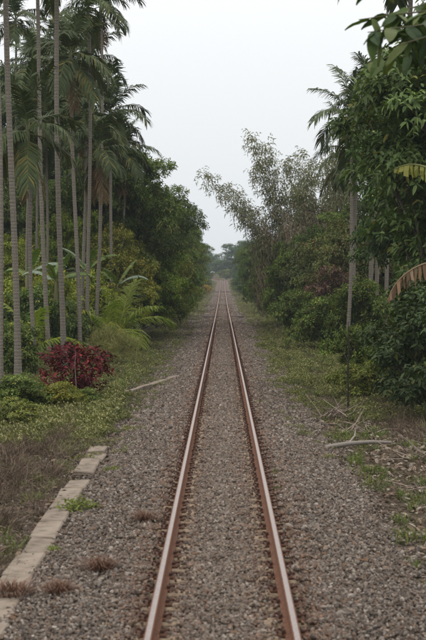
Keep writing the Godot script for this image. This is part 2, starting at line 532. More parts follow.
# ------------------------------------------------------------------ banana plants
func banana_leaf(sd: int, length: float, width: float, pitch: float, bow: float, torn: float, pal: Array, mat: Material, shut := 0.25) -> ArrayMesh:
	rng.seed = sd
	var b := MB.new()
	var steps := 22
	var pts := []
	var radii := []
	var p := Vector3.ZERO
	var a := deg_to_rad(pitch)
	for k in steps + 1:
		pts.append(p)
		radii.append(lerpf(0.03, 0.006, float(k) / steps) * length / 2.0)
		a -= deg_to_rad(bow) / steps * (0.4 + 1.2 * k / steps)
		p += Vector3(cos(a), sin(a), 0) * (length / steps)
	tube(b, pts, radii, 5, Color(0.16, 0.17, 0.06) if pal != BROWN else Color(0.2, 0.14, 0.09))
	b.n.clear()
	for s in [-1.0, 1.0]:
		var gap := 0.0
		var drop := shut
		for k in range(2, steps):
			var f0 := float(k) / steps
			var f1 := float(k + 1) / steps
			var w0 := width * 0.5 * pow(sin(PI * clampf(f0 * 0.92 + 0.04, 0, 1)), 0.6)
			var w1 := width * 0.5 * pow(sin(PI * clampf(f1 * 0.92 + 0.04, 0, 1)), 0.6)
			var p0: Vector3 = pts[k]
			var p1: Vector3 = pts[k + 1]
			var t := (p1 - p0).normalized()
			var up := Vector3(0, 0, 1).cross(t).normalized()
			gap = 0.0
			if rng.randf() < torn:
				drop = shut + rr(-0.25, 0.5) * (0.4 + torn)
				gap = rr(0.1, 0.5)
				w0 *= rr(0.55, 1.2)
				w1 *= rr(0.55, 1.2)
			var o := Vector3(0, 0, s) * cos(drop) - up * sin(drop) + t * 0.22
			var o2 := Vector3(0, 0, s) * cos(drop + 0.35) - up * sin(drop + 0.35) + t * 0.3
			if shut > 0.9:
				o = (Vector3.DOWN + Vector3(0, 0, s * rr(0.05, 0.3)) - t * rr(0.0, 0.12)).normalized()
				o2 = (Vector3.DOWN + Vector3(0, 0, s * rr(-0.25, 0.25)) + t * rr(-0.25, 0.1)).normalized()
				w0 *= rr(0.8, 1.25)
				w1 *= rr(0.8, 1.25)
			var q0 := p0.lerp(p1, gap)
			var m0 := q0 + o * w0 * 0.5
			var m1 := p1 + o * w1 * 0.5
			var e0 := m0 + o2 * w0 * 0.5 + t * gap * 0.06
			var e1 := m1 + o2 * w1 * 0.5
			var col := leaf_col(pal, 1.0, 0.06)
			b.quad(q0, p1, m1, m0, col)
			b.quad(m0, m1, e1, e0, col)
	return b.mesh(mat)

# leaves: [turn, pitch, bow, length, width, torn, palette, material]
func banana(label: String, x: float, d: float, h: float, sd: int, leaves: Array, group := "banana plants") -> Node3D:
	var o := thing("banana_plant", label, "banana plant", spot(x, d), 0.0, group)
	var b := MB.new()
	tube(b, [Vector3(0, -0.3, 0), Vector3(0.01, h * 0.3, 0), Vector3(0.03, h * 0.7, 0.02), Vector3(0.04, h, 0.03)], [0.13, 0.11, 0.085, 0.05], 9, Color(0.13, 0.12, 0.05), 0.1)
	part("stem", b.mesh(M.shaft), o)
	var k := 0
	for l in leaves:
		var q := part("leaf", banana_leaf(sd + k, l[3], l[4], l[1], l[2], l[5], l[6], l[7], l[8] if l.size() > 8 else 0.25), o)
		q.position = Vector3(0.04, h - 0.05, 0.03)
		q.rotation.y = l[0]
		if l[6] == BROWN: q.set_meta("label", "dry brown tattered leaf")
		k += 1
	return o

const BANANA := [Color(0.08, 0.125, 0.040), Color(0.15, 0.21, 0.065), Color(0.25, 0.24, 0.06)]
const PALE := [Color(0.17, 0.22, 0.17), Color(0.25, 0.31, 0.25), Color(0.26, 0.28, 0.18)]

# ------------------------------------------------------------------ bamboo
func bamboo(label: String, x: float, d: float, tips: Array, sd: int, twigs: int, spread: float) -> void:
	var o := thing("bamboo_clump", label, "bamboo", spot(x, d), 0.0, "bamboo clumps")
	rng.seed = sd
	for tp in tips:
		var foot := Vector3(rr(-0.6, 0.6), -0.2, rr(-0.6, 0.6))
		var tip: Vector3 = tp
		var pts := []
		var radii := []
		for k in 17:
			var f := k / 16.0
			var e := pow(f, 2.1)
			pts.append(Vector3(lerpf(foot.x, tip.x, e), lerpf(foot.y, tip.y * 1.04, f) - 0.04 * tip.y * pow(f, 5.0), lerpf(foot.z, tip.z, e)))
			radii.append(lerpf(0.05, 0.008, f))
		var b := MB.new()
		tube(b, pts, radii, 6, Color(0.12, 0.125, 0.055))
		var cu := part("culm", b.mesh(M.wood), o)
		var lv := MB.new()
		for k in 300:
			var f := pow(rr(0.10, 1.0), 0.6)
			var at: Vector3 = (pts[int(f * 15.99)] as Vector3).lerp(pts[int(f * 15.99) + 1], f * 15.99 - int(f * 15.99))
			var off := rdir() * rr(0.1, 1.0) * lerpf(1.35, 0.55, f) * spread
			var q := at + off - Vector3(0, off.length() * 0.2, 0)
			spray(lv, q, (off.normalized() - Vector3(0, 0.5, 0)).normalized(), 4, 0.28, 0.062, 0.7, [Color(0.11, 0.12, 0.062), Color(0.225, 0.225, 0.135), Color(0.28, 0.23, 0.14)], 1.0, 0.15)
		var leaves := part("leaves", lv.mesh(M.bamboo), cu)
		leaves.set_meta("kind", "stuff")
	var tw := MB.new()
	for k in twigs:
		var f := Vector3(rr(-1, 1) * 2.3 * spread, rr(0.6, 6.5), rr(-1, 1) * 1.6)
		var len_ := rr(0.8, 2.2)
		var dir := Vector3(f.x * 0.16 + rr(-0.35, 0.35), 1.0, rr(-0.3, 0.3)).normalized()
		var w := Vector3(rr(0.008, 0.016), 0, 0)
		var col := tint(Color(0.24, 0.19, 0.13), rr(0.6, 1.4))
		var m := f + dir * len_ * 0.5
		var e := f + (dir + Vector3(rr(-0.4, 0.4), -0.1, rr(-0.3, 0.3))).normalized() * len_
		tw.quad(f - w, f + w, m + w, m - w, col)
		tw.quad(m - w, m + w, e + w * 0.3, e - w * 0.3, col)
		for q in 4:
			var s := f.lerp(e, rr(0.2, 1.0))
			spray(tw, s, rdir(), 2, 0.26, 0.05, 0.9, [Color(0.15, 0.115, 0.085), Color(0.27, 0.205, 0.15), Color(0.14, 0.145, 0.075)], 1.0, 0.3)
	part("dry_twigs", tw.mesh(M.dry), o).set_meta("kind", "stuff")

# ------------------------------------------------------------------ grasses and weeds
func tuft_mesh(sd: int, n: int, h: float, spread: float, wide: float, pal: Array, mat: Material, curl := 0.6) -> ArrayMesh:
	rng.seed = sd
	var b := MB.new()
	for k in n:
		var a := rng.randf() * TAU
		var o := Vector3(cos(a), 0, sin(a))
		var p := o * rr(0.0, spread * 0.4)
		var hh := h * rr(0.5, 1.15)
		var out := rr(0.15, 1.0) * spread
		var side := Vector3(-o.z, 0, o.x).rotated(Vector3.UP, rr(-0.8, 0.8)) * wide * 0.5
		var m := p + o * out * 0.4 + Vector3(0, hh * 0.65, 0)
		var e := p + o * out * (1.0 + curl * 0.3) + Vector3(0, hh * (1.0 - curl * rr(0.0, 0.6)), 0)
		var col := leaf_col(pal, 1.0, 0.1)
		b.quad(p - side, p + side, m + side * 0.8, m - side * 0.8, col)
		b.tri(m - side * 0.8, m + side * 0.8, e, col)
	return b.mesh(mat)

func weed_mesh(sd: int, n: int, h: float, spread: float, ll: float, lw: float, pal: Array) -> ArrayMesh:
	rng.seed = sd
	var b := MB.new()
	for k in n:
		var a := rng.randf() * TAU
		var r := spread * sqrt(rng.randf())
		var p := Vector3(cos(a) * r, h * rr(0.1, 1.0) * (1.0 - 0.5 * r / spread), sin(a) * r)
		spray(b, p, (Vector3.UP + rdir() * 0.8).normalized(), 4, ll, lw, 0.4, pal, rr(0.8, 1.2), 0.08)
	return b.mesh(M.leaf)

func stand(x: float, d: float, s: float, tilt := 0.15) -> Transform3D:
	var b := Basis.from_euler(Vector3(rr(-tilt, tilt), rng.randf() * TAU, rr(-tilt, tilt))).scaled(Vector3(s, s * rr(0.8, 1.25), s))
	return Transform3D(b, spot(x, d))

# ------------------------------------------------------------------ the scene
func _ready() -> void:
	# camera
	var cam := Camera3D.new()
	cam.name = "camera"
	add_child(cam)
	cam.position = Vector3(0, EYE, 0)
	cam.rotation = Vector3(-0.02586, 0.00655, 0)
	cam.fov = 24.87
	cam.near = 0.1
	cam.far = 3000.0
	cam.current = true
	var lens := CameraAttributesPhysical.new()
	lens.frustum_focal_length = 54.4
	lens.frustum_focus_distance = 42.0
	lens.exposure_aperture = 2.8
	lens.frustum_near = 0.1
	lens.frustum_far = 3000.0
	cam.attributes = lens
	cam.fov = 24.87
	# overcast sky, soft light from high up
	var sky := ProceduralSkyMaterial.new()
	sky.sky_top_color = Color(1.0, 0.985, 0.97)
	sky.sky_horizon_color = Color(0.638, 0.653, 0.664)
	sky.sky_curve = 0.62
	sky.sky_energy_multiplier = 1.3
	sky.ground_bottom_color = Color(0.30, 0.30, 0.27)
	sky.ground_horizon_color = Color(0.62, 0.65, 0.66)
	sky.sun_angle_max = 1.0
	var env := Environment.new()
	env.background_mode = Environment.BG_SKY
	env.sky = Sky.new()
	env.sky.sky_material = sky
	env.tonemap_mode = Environment.TONE_MAPPER_LINEAR
	env.tonemap_exposure = 1.15
	env.fog_enabled = true
	env.fog_density = 0.00028
	env.fog_light_color = Color(0.86, 0.91, 0.95)
	env.sdfgi_enabled = true
	env.ssao_enabled = true
	env.ssil_enabled = true
	var we := WorldEnvironment.new()
	we.name = "environment"
	we.environment = env
	add_child(we)
	var sun := DirectionalLight3D.new()
	sun.name = "sun"
	add_child(sun)
	sun.rotation_degrees = Vector3(-62, -28, 0)
	sun.light_color = Color(1.0, 0.975, 0.94)
	sun.light_energy = 0.3
	sun.light_angular_distance = 25.0
	sun.shadow_enabled = true
	sun.sky_mode = DirectionalLight3D.SKY_MODE_LIGHT_ONLY
	noise.seed = 11
	noise.frequency = 0.12
	noise.fractal_octaves = 3
	make_materials()
	build_ground()
	build_track()
	print("track ", Time.get_ticks_msec())
	make_fronds()
	build_left()
	print("left ", Time.get_ticks_msec())
	build_right()
	print("right ", Time.get_ticks_msec())
	build_far()
	build_cover()
	print("cover ", Time.get_ticks_msec(), " crown triangles ", triangles)

func build_ground() -> void:
	var xs := []
	var ds := []
	var x := -420.0
	while x < 420.0:
		xs.append(x)
		var a := absf(x)
		x += 0.3 if a < 6.0 else 1.0 if a < 20.0 else 6.0 if a < 60.0 else 40.0
	xs.append(420.0)
	var d := -30.0
	while d < 1500.0:
		ds.append(d)
		d += 0.5 if d < 60.0 else 2.0 if d < 140.0 else 8.0 if d < 560.0 else 60.0
	var b := MB.new()
	for q in ds:
		for p in xs:
			var y := ground_y(p, q) if q < 560.0 else ground_y(p, 560.0)
			b.v.push_back(Vector3(p, y, -q))
			var e: float = absf(p - bend(minf(q, 560.0)))
			var g: float = clampf(0.5 + 1.4 * noise.get_noise_2d(p * 1.7, q * 0.9), 0.0, 1.0) * smoothstep(2.2, 4.0, e)
			b.c.push_back(Color(1, 1, 1).lerp(Color(0.75, 0.95, 0.45), g * 0.8))
	var w := xs.size()
	for j in ds.size() - 1:
		for k in w - 1:
			var a: int = j * w + k
			b.i.append_array(PackedInt32Array([a, a + 1, a + w, a + 1, a + w + 1, a + w]))
	setting("ground", b.mesh(M.earth))

func extrude(b: MB, prof: Array, x0: float, y0: float, ds: Array) -> void:
	for s in prof.size() - 1:
		var p: Vector2 = prof[s]
		var q: Vector2 = prof[s + 1]
		for k in ds.size() - 1:
			b.quad(track(ds[k], x0 + p.x, y0 + p.y), track(ds[k], x0 + q.x, y0 + q.y), track(ds[k + 1], x0 + q.x, y0 + q.y), track(ds[k + 1], x0 + p.x, y0 + p.y), Color.WHITE)

func stone_mesh(sd: int) -> ArrayMesh:
	rng.seed = sd
	var g := (1.0 + sqrt(5.0)) / 2.0
	var vs := []
	for p in [Vector3(-1, g, 0), Vector3(1, g, 0), Vector3(-1, -g, 0), Vector3(1, -g, 0), Vector3(0, -1, g), Vector3(0, 1, g), Vector3(0, -1, -g), Vector3(0, 1, -g), Vector3(g, 0, -1), Vector3(g, 0, 1), Vector3(-g, 0, -1), Vector3(-g, 0, 1)]:
		vs.append((p as Vector3).normalized() * Vector3(0.5, 0.38, 0.44) * rr(0.62, 1.28))
	var b := MB.new()
	for t in [[0, 11, 5], [0, 5, 1], [0, 1, 7], [0, 7, 10], [0, 10, 11], [1, 5, 9], [5, 11, 4], [11, 10, 2], [10, 7, 6], [7, 1, 8], [3, 9, 4], [3, 4, 2], [3, 2, 6], [3, 6, 8], [3, 8, 9], [4, 9, 5], [2, 4, 11], [6, 2, 10], [8, 6, 7], [9, 8, 1]]:
		b.tri(vs[t[0]], vs[t[1]], vs[t[2]], Color.WHITE)
	return b.mesh(M.stone)

func build_track() -> void:
	# the bed under the loose stones
	var ds := []
	var d := -6.0
	while d < 560.0:
		ds.append(d)
		d += 1.0 if d < 60.0 else 3.0 if d < 120.0 else 6.0
	var prof := []
	for k in 57:
		var x := -3.1 + 5.4 * k / 56.0
		prof.append(Vector2(x, bed(x) - 0.042 - (0.2 if k == 0 or k == 56 else 0.0)))
	var b := MB.new()
	for q in ds:
		for p in prof:
			var n := 0.012 * noise.get_noise_2d(p.x * 20.0, q * 20.0)
			b.v.push_back(track(q, p.x, p.y + n))
			# rust-brown dust from the brakes lies beside the rails, paler clean stone further out
			var r := exp(-pow((absf(p.x) - 0.6) / 0.28, 2.0))
			b.c.push_back(Color(1, 1, 1).lerp(Color(1.05, 0.80, 0.66), r * 0.8))
	var w := prof.size()
	for j in ds.size() - 1:
		for k in w - 1:
			var a: int = j * w + k
			b.i.append_array(PackedInt32Array([a, a + 1, a + w, a + 1, a + w + 1, a + w]))
	var ballast := Node3D.new()
	ballast.name = "ballast"
	add_child(ballast)
	ballast.set_meta("kind", "structure")
	part("gravel_bed", b.mesh(M.gravel), ballast)
	# loose stones
	var where := []
	var tones := []
	for k in 6:
		where.append([])
		tones.append([])
	rng.seed = 77
	var greys := [Color(0.168, 0.138, 0.115), Color(0.130, 0.102, 0.084), Color(0.092, 0.072, 0.060), Color(0.150, 0.106, 0.075), Color(0.200, 0.168, 0.142), Color(0.122, 0.078, 0.052), Color(0.066, 0.052, 0.044), Color(0.265, 0.232, 0.20)]
	var zones := [[9.0, 16.0, 2000.0, 0.74], [16.0, 26.0, 1350.0, 0.84], [26.0, 42.0, 620.0, 1.15], [42.0, 72.0, 280.0, 1.45], [72.0, 130.0, 100.0, 1.7], [130.0, 260.0, 26.0, 2.3]]
	for z in zones:
		var count := int((z[1] - z[0]) * 5.2 * z[2])
		for k in count:
			var x := rr(-3.0, 2.2)
			var q := rr(z[0], z[1])
			var s: float = rr(0.032, 0.062) * z[3]
			if rng.randf() < 0.05: s *= 1.5
			# the weeds and dust take over at the ragged outer edges
			var edge := 1.98 + 0.22 * noise.get_noise_2d(q * 6.0, 5.0 if x > 0 else 90.0) + (smoothstep(45.0, 56.0, q) * 0.9 if x < 0 else 0.0)
			if absf(x) > edge and rng.randf() < 0.85: continue
			var y := bed(x) + rr(-0.034, 0.016)
			# rails and the crowns of the sleepers stay mostly free
			var a := absf(absf(x) - GAUGE)
			if a < 0.085: continue
			var on_sleeper := absf(fposmod(q - 0.2 + SLEEPER_STEP * 0.5, SLEEPER_STEP) - SLEEPER_STEP * 0.5) < 0.14
			if on_sleeper and absf(x) < 1.02:
				if absf(x) > 0.34 and absf(x) < 0.70:
					if rng.randf() < (0.78 if absf(x) < GAUGE else 0.6): continue
					y = rr(0.0, 0.012)
				else: y = maxf(y, rr(0.002, 0.022))
			var t := Transform3D(Basis.from_euler(Vector3(rr(0, TAU), rr(0, TAU), rr(0, TAU))) * Basis.from_scale(Vector3(s * rr(0.75, 1.4), s * rr(0.6, 1.1), s * rr(0.75, 1.3))), Vector3(x, y + rise(q), -q))
			var v := rng.randi() % 6
			where[v].append(t)
			var col: Color = greys[rng.randi() % 8]
			var r := exp(-pow((absf(x) - 0.6) / 0.30, 2.0))
			if rng.randf() < r * 0.75: col = col.lerp(Color(0.17, 0.085, 0.052), rr(0.3, 0.85))
			elif absf(x) < 0.6: col = col.lerp(Color(0.20, 0.15, 0.115), rr(0.0, 0.5))
			tones[v].append(tint(col.lerp(Color(0.125, 0.112, 0.10), 0.25), rr(0.6, 1.3)))
	for k in 6:
		scatter("loose_stones", stone_mesh(300 + k), where[k], tones[k], ballast)
	# rails, sleepers and clips
	var tr := Node3D.new()
	tr.name = "railway_track"
	add_child(tr)
	tr.set_meta("kind", "structure")
	var rds := []
	d = -6.0
	while d < 556.0:
		rds.append(d)
		d += 12.0 if d < 100.0 else 5.0
	var side := [Vector2(-0.0635, 0.0), Vector2(-0.0635, 0.011), Vector2(-0.022, 0.026), Vector2(-0.009, 0.044), Vector2(-0.008, 0.108), Vector2(-0.029, 0.121), Vector2(-0.0325, 0.126), Vector2(-0.0325, 0.145), Vector2(-0.028, 0.1512), Vector2(-0.021, 0.1525)]
	var other := []
	for k in side.size(): other.append(Vector2(-side[side.size() - 1 - k].x, side[side.size() - 1 - k].y))
	var top := [Vector2(-0.021, 0.1525), Vector2(-0.010, 0.153), Vector2(0.010, 0.153), Vector2(0.021, 0.1525)]
	for s in [-1, 1]:
		var rb := MB.new()
		extrude(rb, side, s * GAUGE, 0.012, rds)
		extrude(rb, other, s * GAUGE, 0.012, rds)
		var rail := part("rail", rb.mesh(M.rust), tr)
		rail.set_meta("label", ["left rail, rusty sides and polished top", "right rail, rusty sides and polished top"][int(s > 0)])
		var tb := MB.new()
		extrude(tb, top, s * GAUGE, 0.012, rds)
		part("polished_top", tb.mesh(M.steel), rail)
	var sb := MB.new()
	rng.seed = 5
	chamfer_box(sb, Vector3(0, -0.085, 0), Vector3(2.0, 0.17, 0.24), 0.02, Color.WHITE, 0.004)
	var sleeper := sb.mesh(M.sleeper)
	var cb := MB.new()
	chamfer_box(cb, Vector3(0, 0.012, 0), Vector3(0.07, 0.026, 0.13), 0.006, Color(0.085, 0.04, 0.026))
	var bent := []
	for k in 13:
		var a := PI * 1.55 * k / 12.0 - 0.4
		bent.append(Vector3(0.012 + 0.034 * cos(a), 0.036 + 0.018 * sin(k * 0.5), -0.02 + 0.040 * sin(a)))
	var rad := []
	for k in 13: rad.append(0.010)
	tube(cb, bent, rad, 6, Color(0.06, 0.026, 0.017))
	cb.n.clear()
	chamfer_box(cb, Vector3(-0.012, 0.034, 0.0), Vector3(0.03, 0.04, 0.045), 0.006, Color(0.05, 0.024, 0.017))
	var clip := cb.mesh(M.clip)
	for k in 165:
		d = 7.04 + 0.2 + SLEEPER_STEP * k
		d = 0.2 + SLEEPER_STEP * (k + 12)
		var sl := part("sleeper", sleeper, tr)
		sl.position = track(d, rr(-0.01, 0.01), rr(-0.004, 0.004))
		sl.rotation.y = rr(-0.012, 0.012)
		for s in [-1, 1]:
			for e in [-1, 1]:
				var c := part("clip", clip, sl)
				c.position = Vector3(s * GAUGE + e * 0.088, 0.002, rr(-0.012, 0.012))
				c.rotation.y = 0.0 if e > 0 else PI
				c.scale = Vector3(0.95, 1.0, 1.0)
	# boards laid across the line far away
	for k in 2:
		d = [119.0, 286.0][k]
		var o := thing("crossing_board", ["dark timber board laid across the rails before the far rise", "dark timber board across the rails at the far rise beside the orange shrub"][k], "board", track(d, 0.0, 0.0), 0.0, "boards across the line")
		for q in 3:
			var bb := MB.new()
			chamfer_box(bb, Vector3([-1.15, 0.0, 1.2][q], 0.03, 0), Vector3([1.05, 0.98, 1.15][q], 0.10, 0.3 + 0.3 * k), 0.02, Color(0.075, 0.062, 0.055), 0.01)
			part("plank", bb.mesh(M.timber), o)

var KIND := {}

func build_left() -> void:
	KIND.dome = kind_of_tree(1000, 9.6, 1.2, 3.5, 26, 210.0, 0.18, 0.08, GREEN, 0.04, 0.17, 0.35, 0.74)
	KIND.dome_b = kind_of_tree(1040, 9.4, 1.0, 3.3, 24, 210.0, 0.18, 0.08, LIME, 0.06, 0.16, 0.35, 0.7)
	KIND.bush = kind_of_tree(1100, 5.2, 0.2, 2.7, 22, 210.0, 0.17, 0.08, GREEN, 0.05, 0.08, 0.35, 0.52)
	KIND.bush_b = kind_of_tree(1140, 5.0, 0.1, 2.5, 20, 210.0, 0.17, 0.075, LIME, 0.08, 0.08, 0.35, 0.52)
	KIND.shrub = kind_of_tree(1200, 2.4, 0.05, 1.5, 14, 260.0, 0.15, 0.07, GREEN, 0.06, 0.04, 0.35, 0.36)
	KIND.shrub_b = kind_of_tree(1240, 2.3, 0.05, 1.5, 13, 240.0, 0.17, 0.065, LIME, 0.08, 0.04, 0.35, 0.36)
	KIND.vine = kind_of_tree(1300, 5.4, 0.05, 3.0, 26, 170.0, 0.17, 0.09, VINE, 0.12, 0.08, 0.35, 0.52)
	KIND.tall = kind_of_tree(1400, 14.5, 1.5, 4.2, 26, 90.0, 0.26, 0.12, DEEP, 0.03, 0.22, 0.35, 0.8)
	# the betel grove: x, d, height, diameter, lean at the top, fronds, dead fronds
	var g := "betel palms left of the line"
	palm("palm trunk cut by the left edge of the photo, nearest of the grove", -6.55, 43, 13.0, 0.17, Vector3(-0.15, 0, 0), 11, g, 11, 0)
	palm("thickest palm trunk of the grove, second from the left edge, running out of the top", -6.26, 44, 13.6, 0.235, Vector3(-0.25, 0, 0.2), 12, g, 11, 0)
	palm("slender shorter palm whose drooping yellowish crown ends between the two leftmost thick trunks", -6.1, 47, 7.2, 0.17, Vector3(-0.15, 0, 0), 13, g, 12, 2, 1.1)
	palm("leaning palm trunk left of the red bush, running out of the top", -6.5, 54, 14.2, 0.205, Vector3(-0.42, 0, 0), 14, g, 11, 0)
	palm("straight palm trunk rising right behind the red bush and out of the top", -5.52, 50, 13.4, 0.225, Vector3(-0.18, 0, 0.2), 15, g, 12, 0)
	palm("palm whose crown arches over the sky gap near the top of the grove", -5.75, 58, 11.3, 0.20, Vector3(-0.25, 0, 0), 16, g, 14, 1, 1.12)
	palm("thin dark palm between two close trunks right of the red bush", -6.15, 64, 9.6, 0.19, Vector3(0.1, 0, 0), 17, g, 13, 2)
	palm("tall palm of the close pair right of the red bush, crown at the top", -5.55, 60, 13.6, 0.185, Vector3(0.05, 0, 0), 18, g, 12, 0)
	palm("tallest thin palm behind the grove with a bare trunk against the sky", -5.7, 67, 15.0, 0.17, Vector3(0.15, 0, 0), 19, g, 11, 1)
	palm("rightmost palm trunk of the grove with an orange-brown dead frond under its crown", -5.35, 62, 7.9, 0.20, Vector3(0.1, 0, 0), 20, g, 13, 3)
	palm("palm with a dark drooping crown at the right rim of the grove against the sky", -5.5, 70, 10.3, 0.19, Vector3(0.2, 0, 0), 21, g, 15, 2, 1.1)
	palm("lower palm crown against the sky next to the dark round trees", -5.15, 74, 8.9, 0.18, Vector3(0.15, 0, 0), 22, g, 15, 2, 1.05)
	palm("thin palm half hidden behind the thickest trunk of the grove", -8.9, 66, 9.8, 0.16, Vector3(0.1, 0, 0), 23, g, 13, 1, 1.1)
	palm("thin far palm between the thickest trunk and the slender shorter one", -8.9, 70, 12.4, 0.16, Vector3(-0.1, 0, 0), 24, g, 13, 1, 1.1)
	palm("thin dark palm just left of the leaning trunk", -8.3, 68, 9.4, 0.16, Vector3(0.1, 0, 0), 25, g, 14, 1, 1.1)
	palm("far palm with a crown showing between the leaning trunk and the straight one", -9.0, 80, 13.2, 0.18, Vector3(0.0, 0, 0), 26, g, 14, 1, 1.1)
	palm("far palm with a dark crown behind the straight trunk", -7.6, 76, 11.4, 0.18, Vector3(0.2, 0, 0), 27, g, 15, 1, 1.1)
	palm("far palm with a full crown high between the thickest trunk and the leaning one", -10.6, 84, 14.6, 0.18, Vector3(0.1, 0, 0), 28, g, 16, 1, 1.2)
	palm("far palm with a full crown behind the top of the leaning trunk", -9.6, 88, 16.4, 0.18, Vector3(0.0, 0, 0), 29, g, 16, 1, 1.2)
	palm("far palm whose crown fills the corner at the top left", -11.6, 82, 17.0, 0.18, Vector3(0.0, 0, 0), 30, g, 16, 0, 1.2)
	palm("far palm with a full crown right of the top of the straight trunk", -7.7, 84, 14.9, 0.18, Vector3(0.0, 0, 0), 37, g, 16, 1, 1.2)
	palm("far palm with a low dark crown behind the close pair of trunks", -6.9, 78, 9.6, 0.18, Vector3(0.1, 0, 0), 38, g, 16, 2, 1.15)
	# round trees in a row along the line
	var tg := "trees along the left side of the line"
	tree("round_tree", "dark round tree right behind the palm grove, tallest of the left row", "tree", tg, KIND.dome, spot(-5.9, 76), 0.3, Vector3(1, 1.14, 1))
	tree("round_tree", "second dark round tree behind the palm grove, its side against the sky", "tree", tg, KIND.dome, spot(-5.6, 90), 2.1, Vector3(1, 1.1, 1))
	tree("round_tree", "third tree of the left row, green dome against the sky", "tree", tg, KIND.dome_b, spot(-5.1, 105), 1.0, Vector3(1, 1.06, 1), M.leaf_bluegreen)
	tree("round_tree", "fourth tree of the left row, where the crowns come near the line", "tree", tg, KIND.dome, spot(-4.9, 124), 4.0, Vector3(0.9, 0.93, 0.9))
	tree("round_tree", "fifth tree of the left row, with a crown tip over the gap", "tree", tg, KIND.dome_b, spot(-4.8, 146), 3.0, Vector3(0.9, 0.93, 0.9))
	tree("round_tree", "last and smallest looking tree of the left row before the gap", "tree", tg, KIND.dome, spot(-4.9, 172), 5.0, Vector3(0.9, 0.93, 0.9))
	tree("bushy_tree", "leafy bright green bush reaching the ground at the left edge of the ballast path", "bush", "bushes along the left side", KIND.bush, spot(-4.55, 80), 0.5, Vector3(1, 1.0, 1), M.leaf_lime)
	tree("bushy_tree", "yellow-green bush above and behind the banana leaf", "bush", "bushes along the left side", KIND.bush_b, spot(-5.6, 72), 1.7, Vector3(0.95, 1.12, 0.95), M.leaf_olive)
	tree("bushy_tree", "olive bush between the bright green bush and the gap", "bush", "bushes along the left side", KIND.bush_b, spot(-4.35, 96), 2.4, Vector3(0.9, 1.18, 0.9), M.leaf_olive)
	tree("bushy_tree", "dark bush at the foot of the fourth left tree", "bush", "bushes along the left side", KIND.bush, spot(-4.1, 115), 3.3, Vector3(0.8, 0.95, 0.8), M.leaf_bluegreen)
	tree("bushy_tree", "small looking bush at the far end of the left row", "bush", "bushes along the left side", KIND.bush, spot(-4.3, 140), 4.3, Vector3(0.8, 0.95, 0.8))
	# tall trees that close the grove behind
	var bg := "tall trees behind the palm grove"
	tree("tall_tree", "tall dark tree behind the left palms at the photo's edge", "tree", bg, KIND.tall, spot(-15.0, 100), 0.0, Vector3(1, 1.35, 1))
	tree("tall_tree", "tall dark tree behind the middle of the palm grove", "tree", bg, KIND.tall, spot(-11.6, 98), 2.0, Vector3(1, 1.25, 1))
	tree("tall_tree", "dark tree behind the right half of the palm grove", "tree", bg, KIND.tall, spot(-8.8, 94), 4.0, Vector3(0.85, 0.98, 0.85))
	tree("tall_tree", "broad dark tree deep behind the leftmost palm trunks", "tree", bg, KIND.dome, spot(-11.8, 84), 1.0, Vector3(1.15, 1.1, 1.1))
	tree("tall_tree", "low dark tree deep behind the leaning palm trunk", "tree", bg, KIND.dome_b, spot(-9.0, 82), 2.6, Vector3(1.0, 0.75, 1.0), M.leaf_bluegreen)
	tree("tall_tree", "dark tree closing the gap behind the right palms of the grove", "tree", bg, KIND.dome, spot(-7.9, 79), 5.3, Vector3(0.85, 0.9, 0.85))
	# understorey of the grove
	var ug := "shrubs under the palms"
	tree("understorey_shrub", "shrub with big leaves behind the leftmost palm trunks", "shrub", ug, KIND.shrub_b, spot(-8.0, 57), 0.0, Vector3(1.0, 1.3, 1.0), M.leaf_lime)
	tree("understorey_shrub", "dark shrub behind the thickest palm trunk", "shrub", ug, KIND.shrub, spot(-7.3, 56), 1.0, Vector3(0.9, 1.1, 0.9), M.leaf_bluegreen)
	tree("understorey_shrub", "yellow-tipped shrub between the slender palm and the leaning one", "shrub", ug, KIND.shrub_b, spot(-7.3, 62), 2.0, Vector3(0.8, 1.5, 0.8), M.leaf_lime)
	tree("understorey_shrub", "dark shrub at the foot of the leaning palm", "shrub", ug, KIND.shrub, spot(-6.6, 60), 3.0, Vector3(0.9, 0.9, 0.9))
	tree("understorey_shrub", "green shrub behind the straight palm trunk", "shrub", ug, KIND.shrub_b, spot(-6.3, 66), 4.0, Vector3(1.0, 1.5, 1.0), M.leaf_lime)
	tree("understorey_shrub", "shrub between the close pair of palms and the bright green bush", "shrub", ug, KIND.shrub_b, spot(-5.2, 69), 5.0, Vector3(0.9, 1.1, 0.9))
	tree("understorey_shrub", "low shrub at the photo's left edge under the palms", "shrub", ug, KIND.shrub, spot(-6.9, 47), 5.5, Vector3(0.75, 0.7, 0.75))
	tree("understorey_bush", "leafy light bush deep between the leftmost palm trunks", "bush", "bushes deep in the grove", KIND.bush_b, spot(-9.9, 70), 0.4, Vector3(0.8, 1.0, 0.8), M.leaf_lime)
	tree("understorey_bush", "leafy bush deep between the thickest and the leaning palm trunk", "bush", "bushes deep in the grove", KIND.bush_b, spot(-8.6, 73), 1.9, Vector3(0.75, 1.15, 0.75), M.leaf)
	tree("understorey_bush", "green bush deep behind the straight palm trunk", "bush", "bushes deep in the grove", KIND.bush, spot(-7.4, 72), 3.9, Vector3(0.7, 1.2, 0.7), M.leaf_lime)
	tree("understorey_bush", "olive bush deep behind the close pair of palm trunks", "bush", "bushes deep in the grove", KIND.bush_b, spot(-6.3, 75), 5.2, Vector3(0.7, 1.25, 0.7), M.leaf_olive)
	young_palm("young palm with bright feathery fronds right of the grove", -4.6, 64, 1.3, 41, 10, M.frond_lime)
	young_palm("young palm with yellow-green fronds at the foot of the rightmost palm trunk", -5.0, 61, 1.0, 42, 8, M.frond_lime)
	young_palm("young palm with dark fronds behind the close pair of trunks", -6.0, 68, 1.35, 43, 9, M.frond)
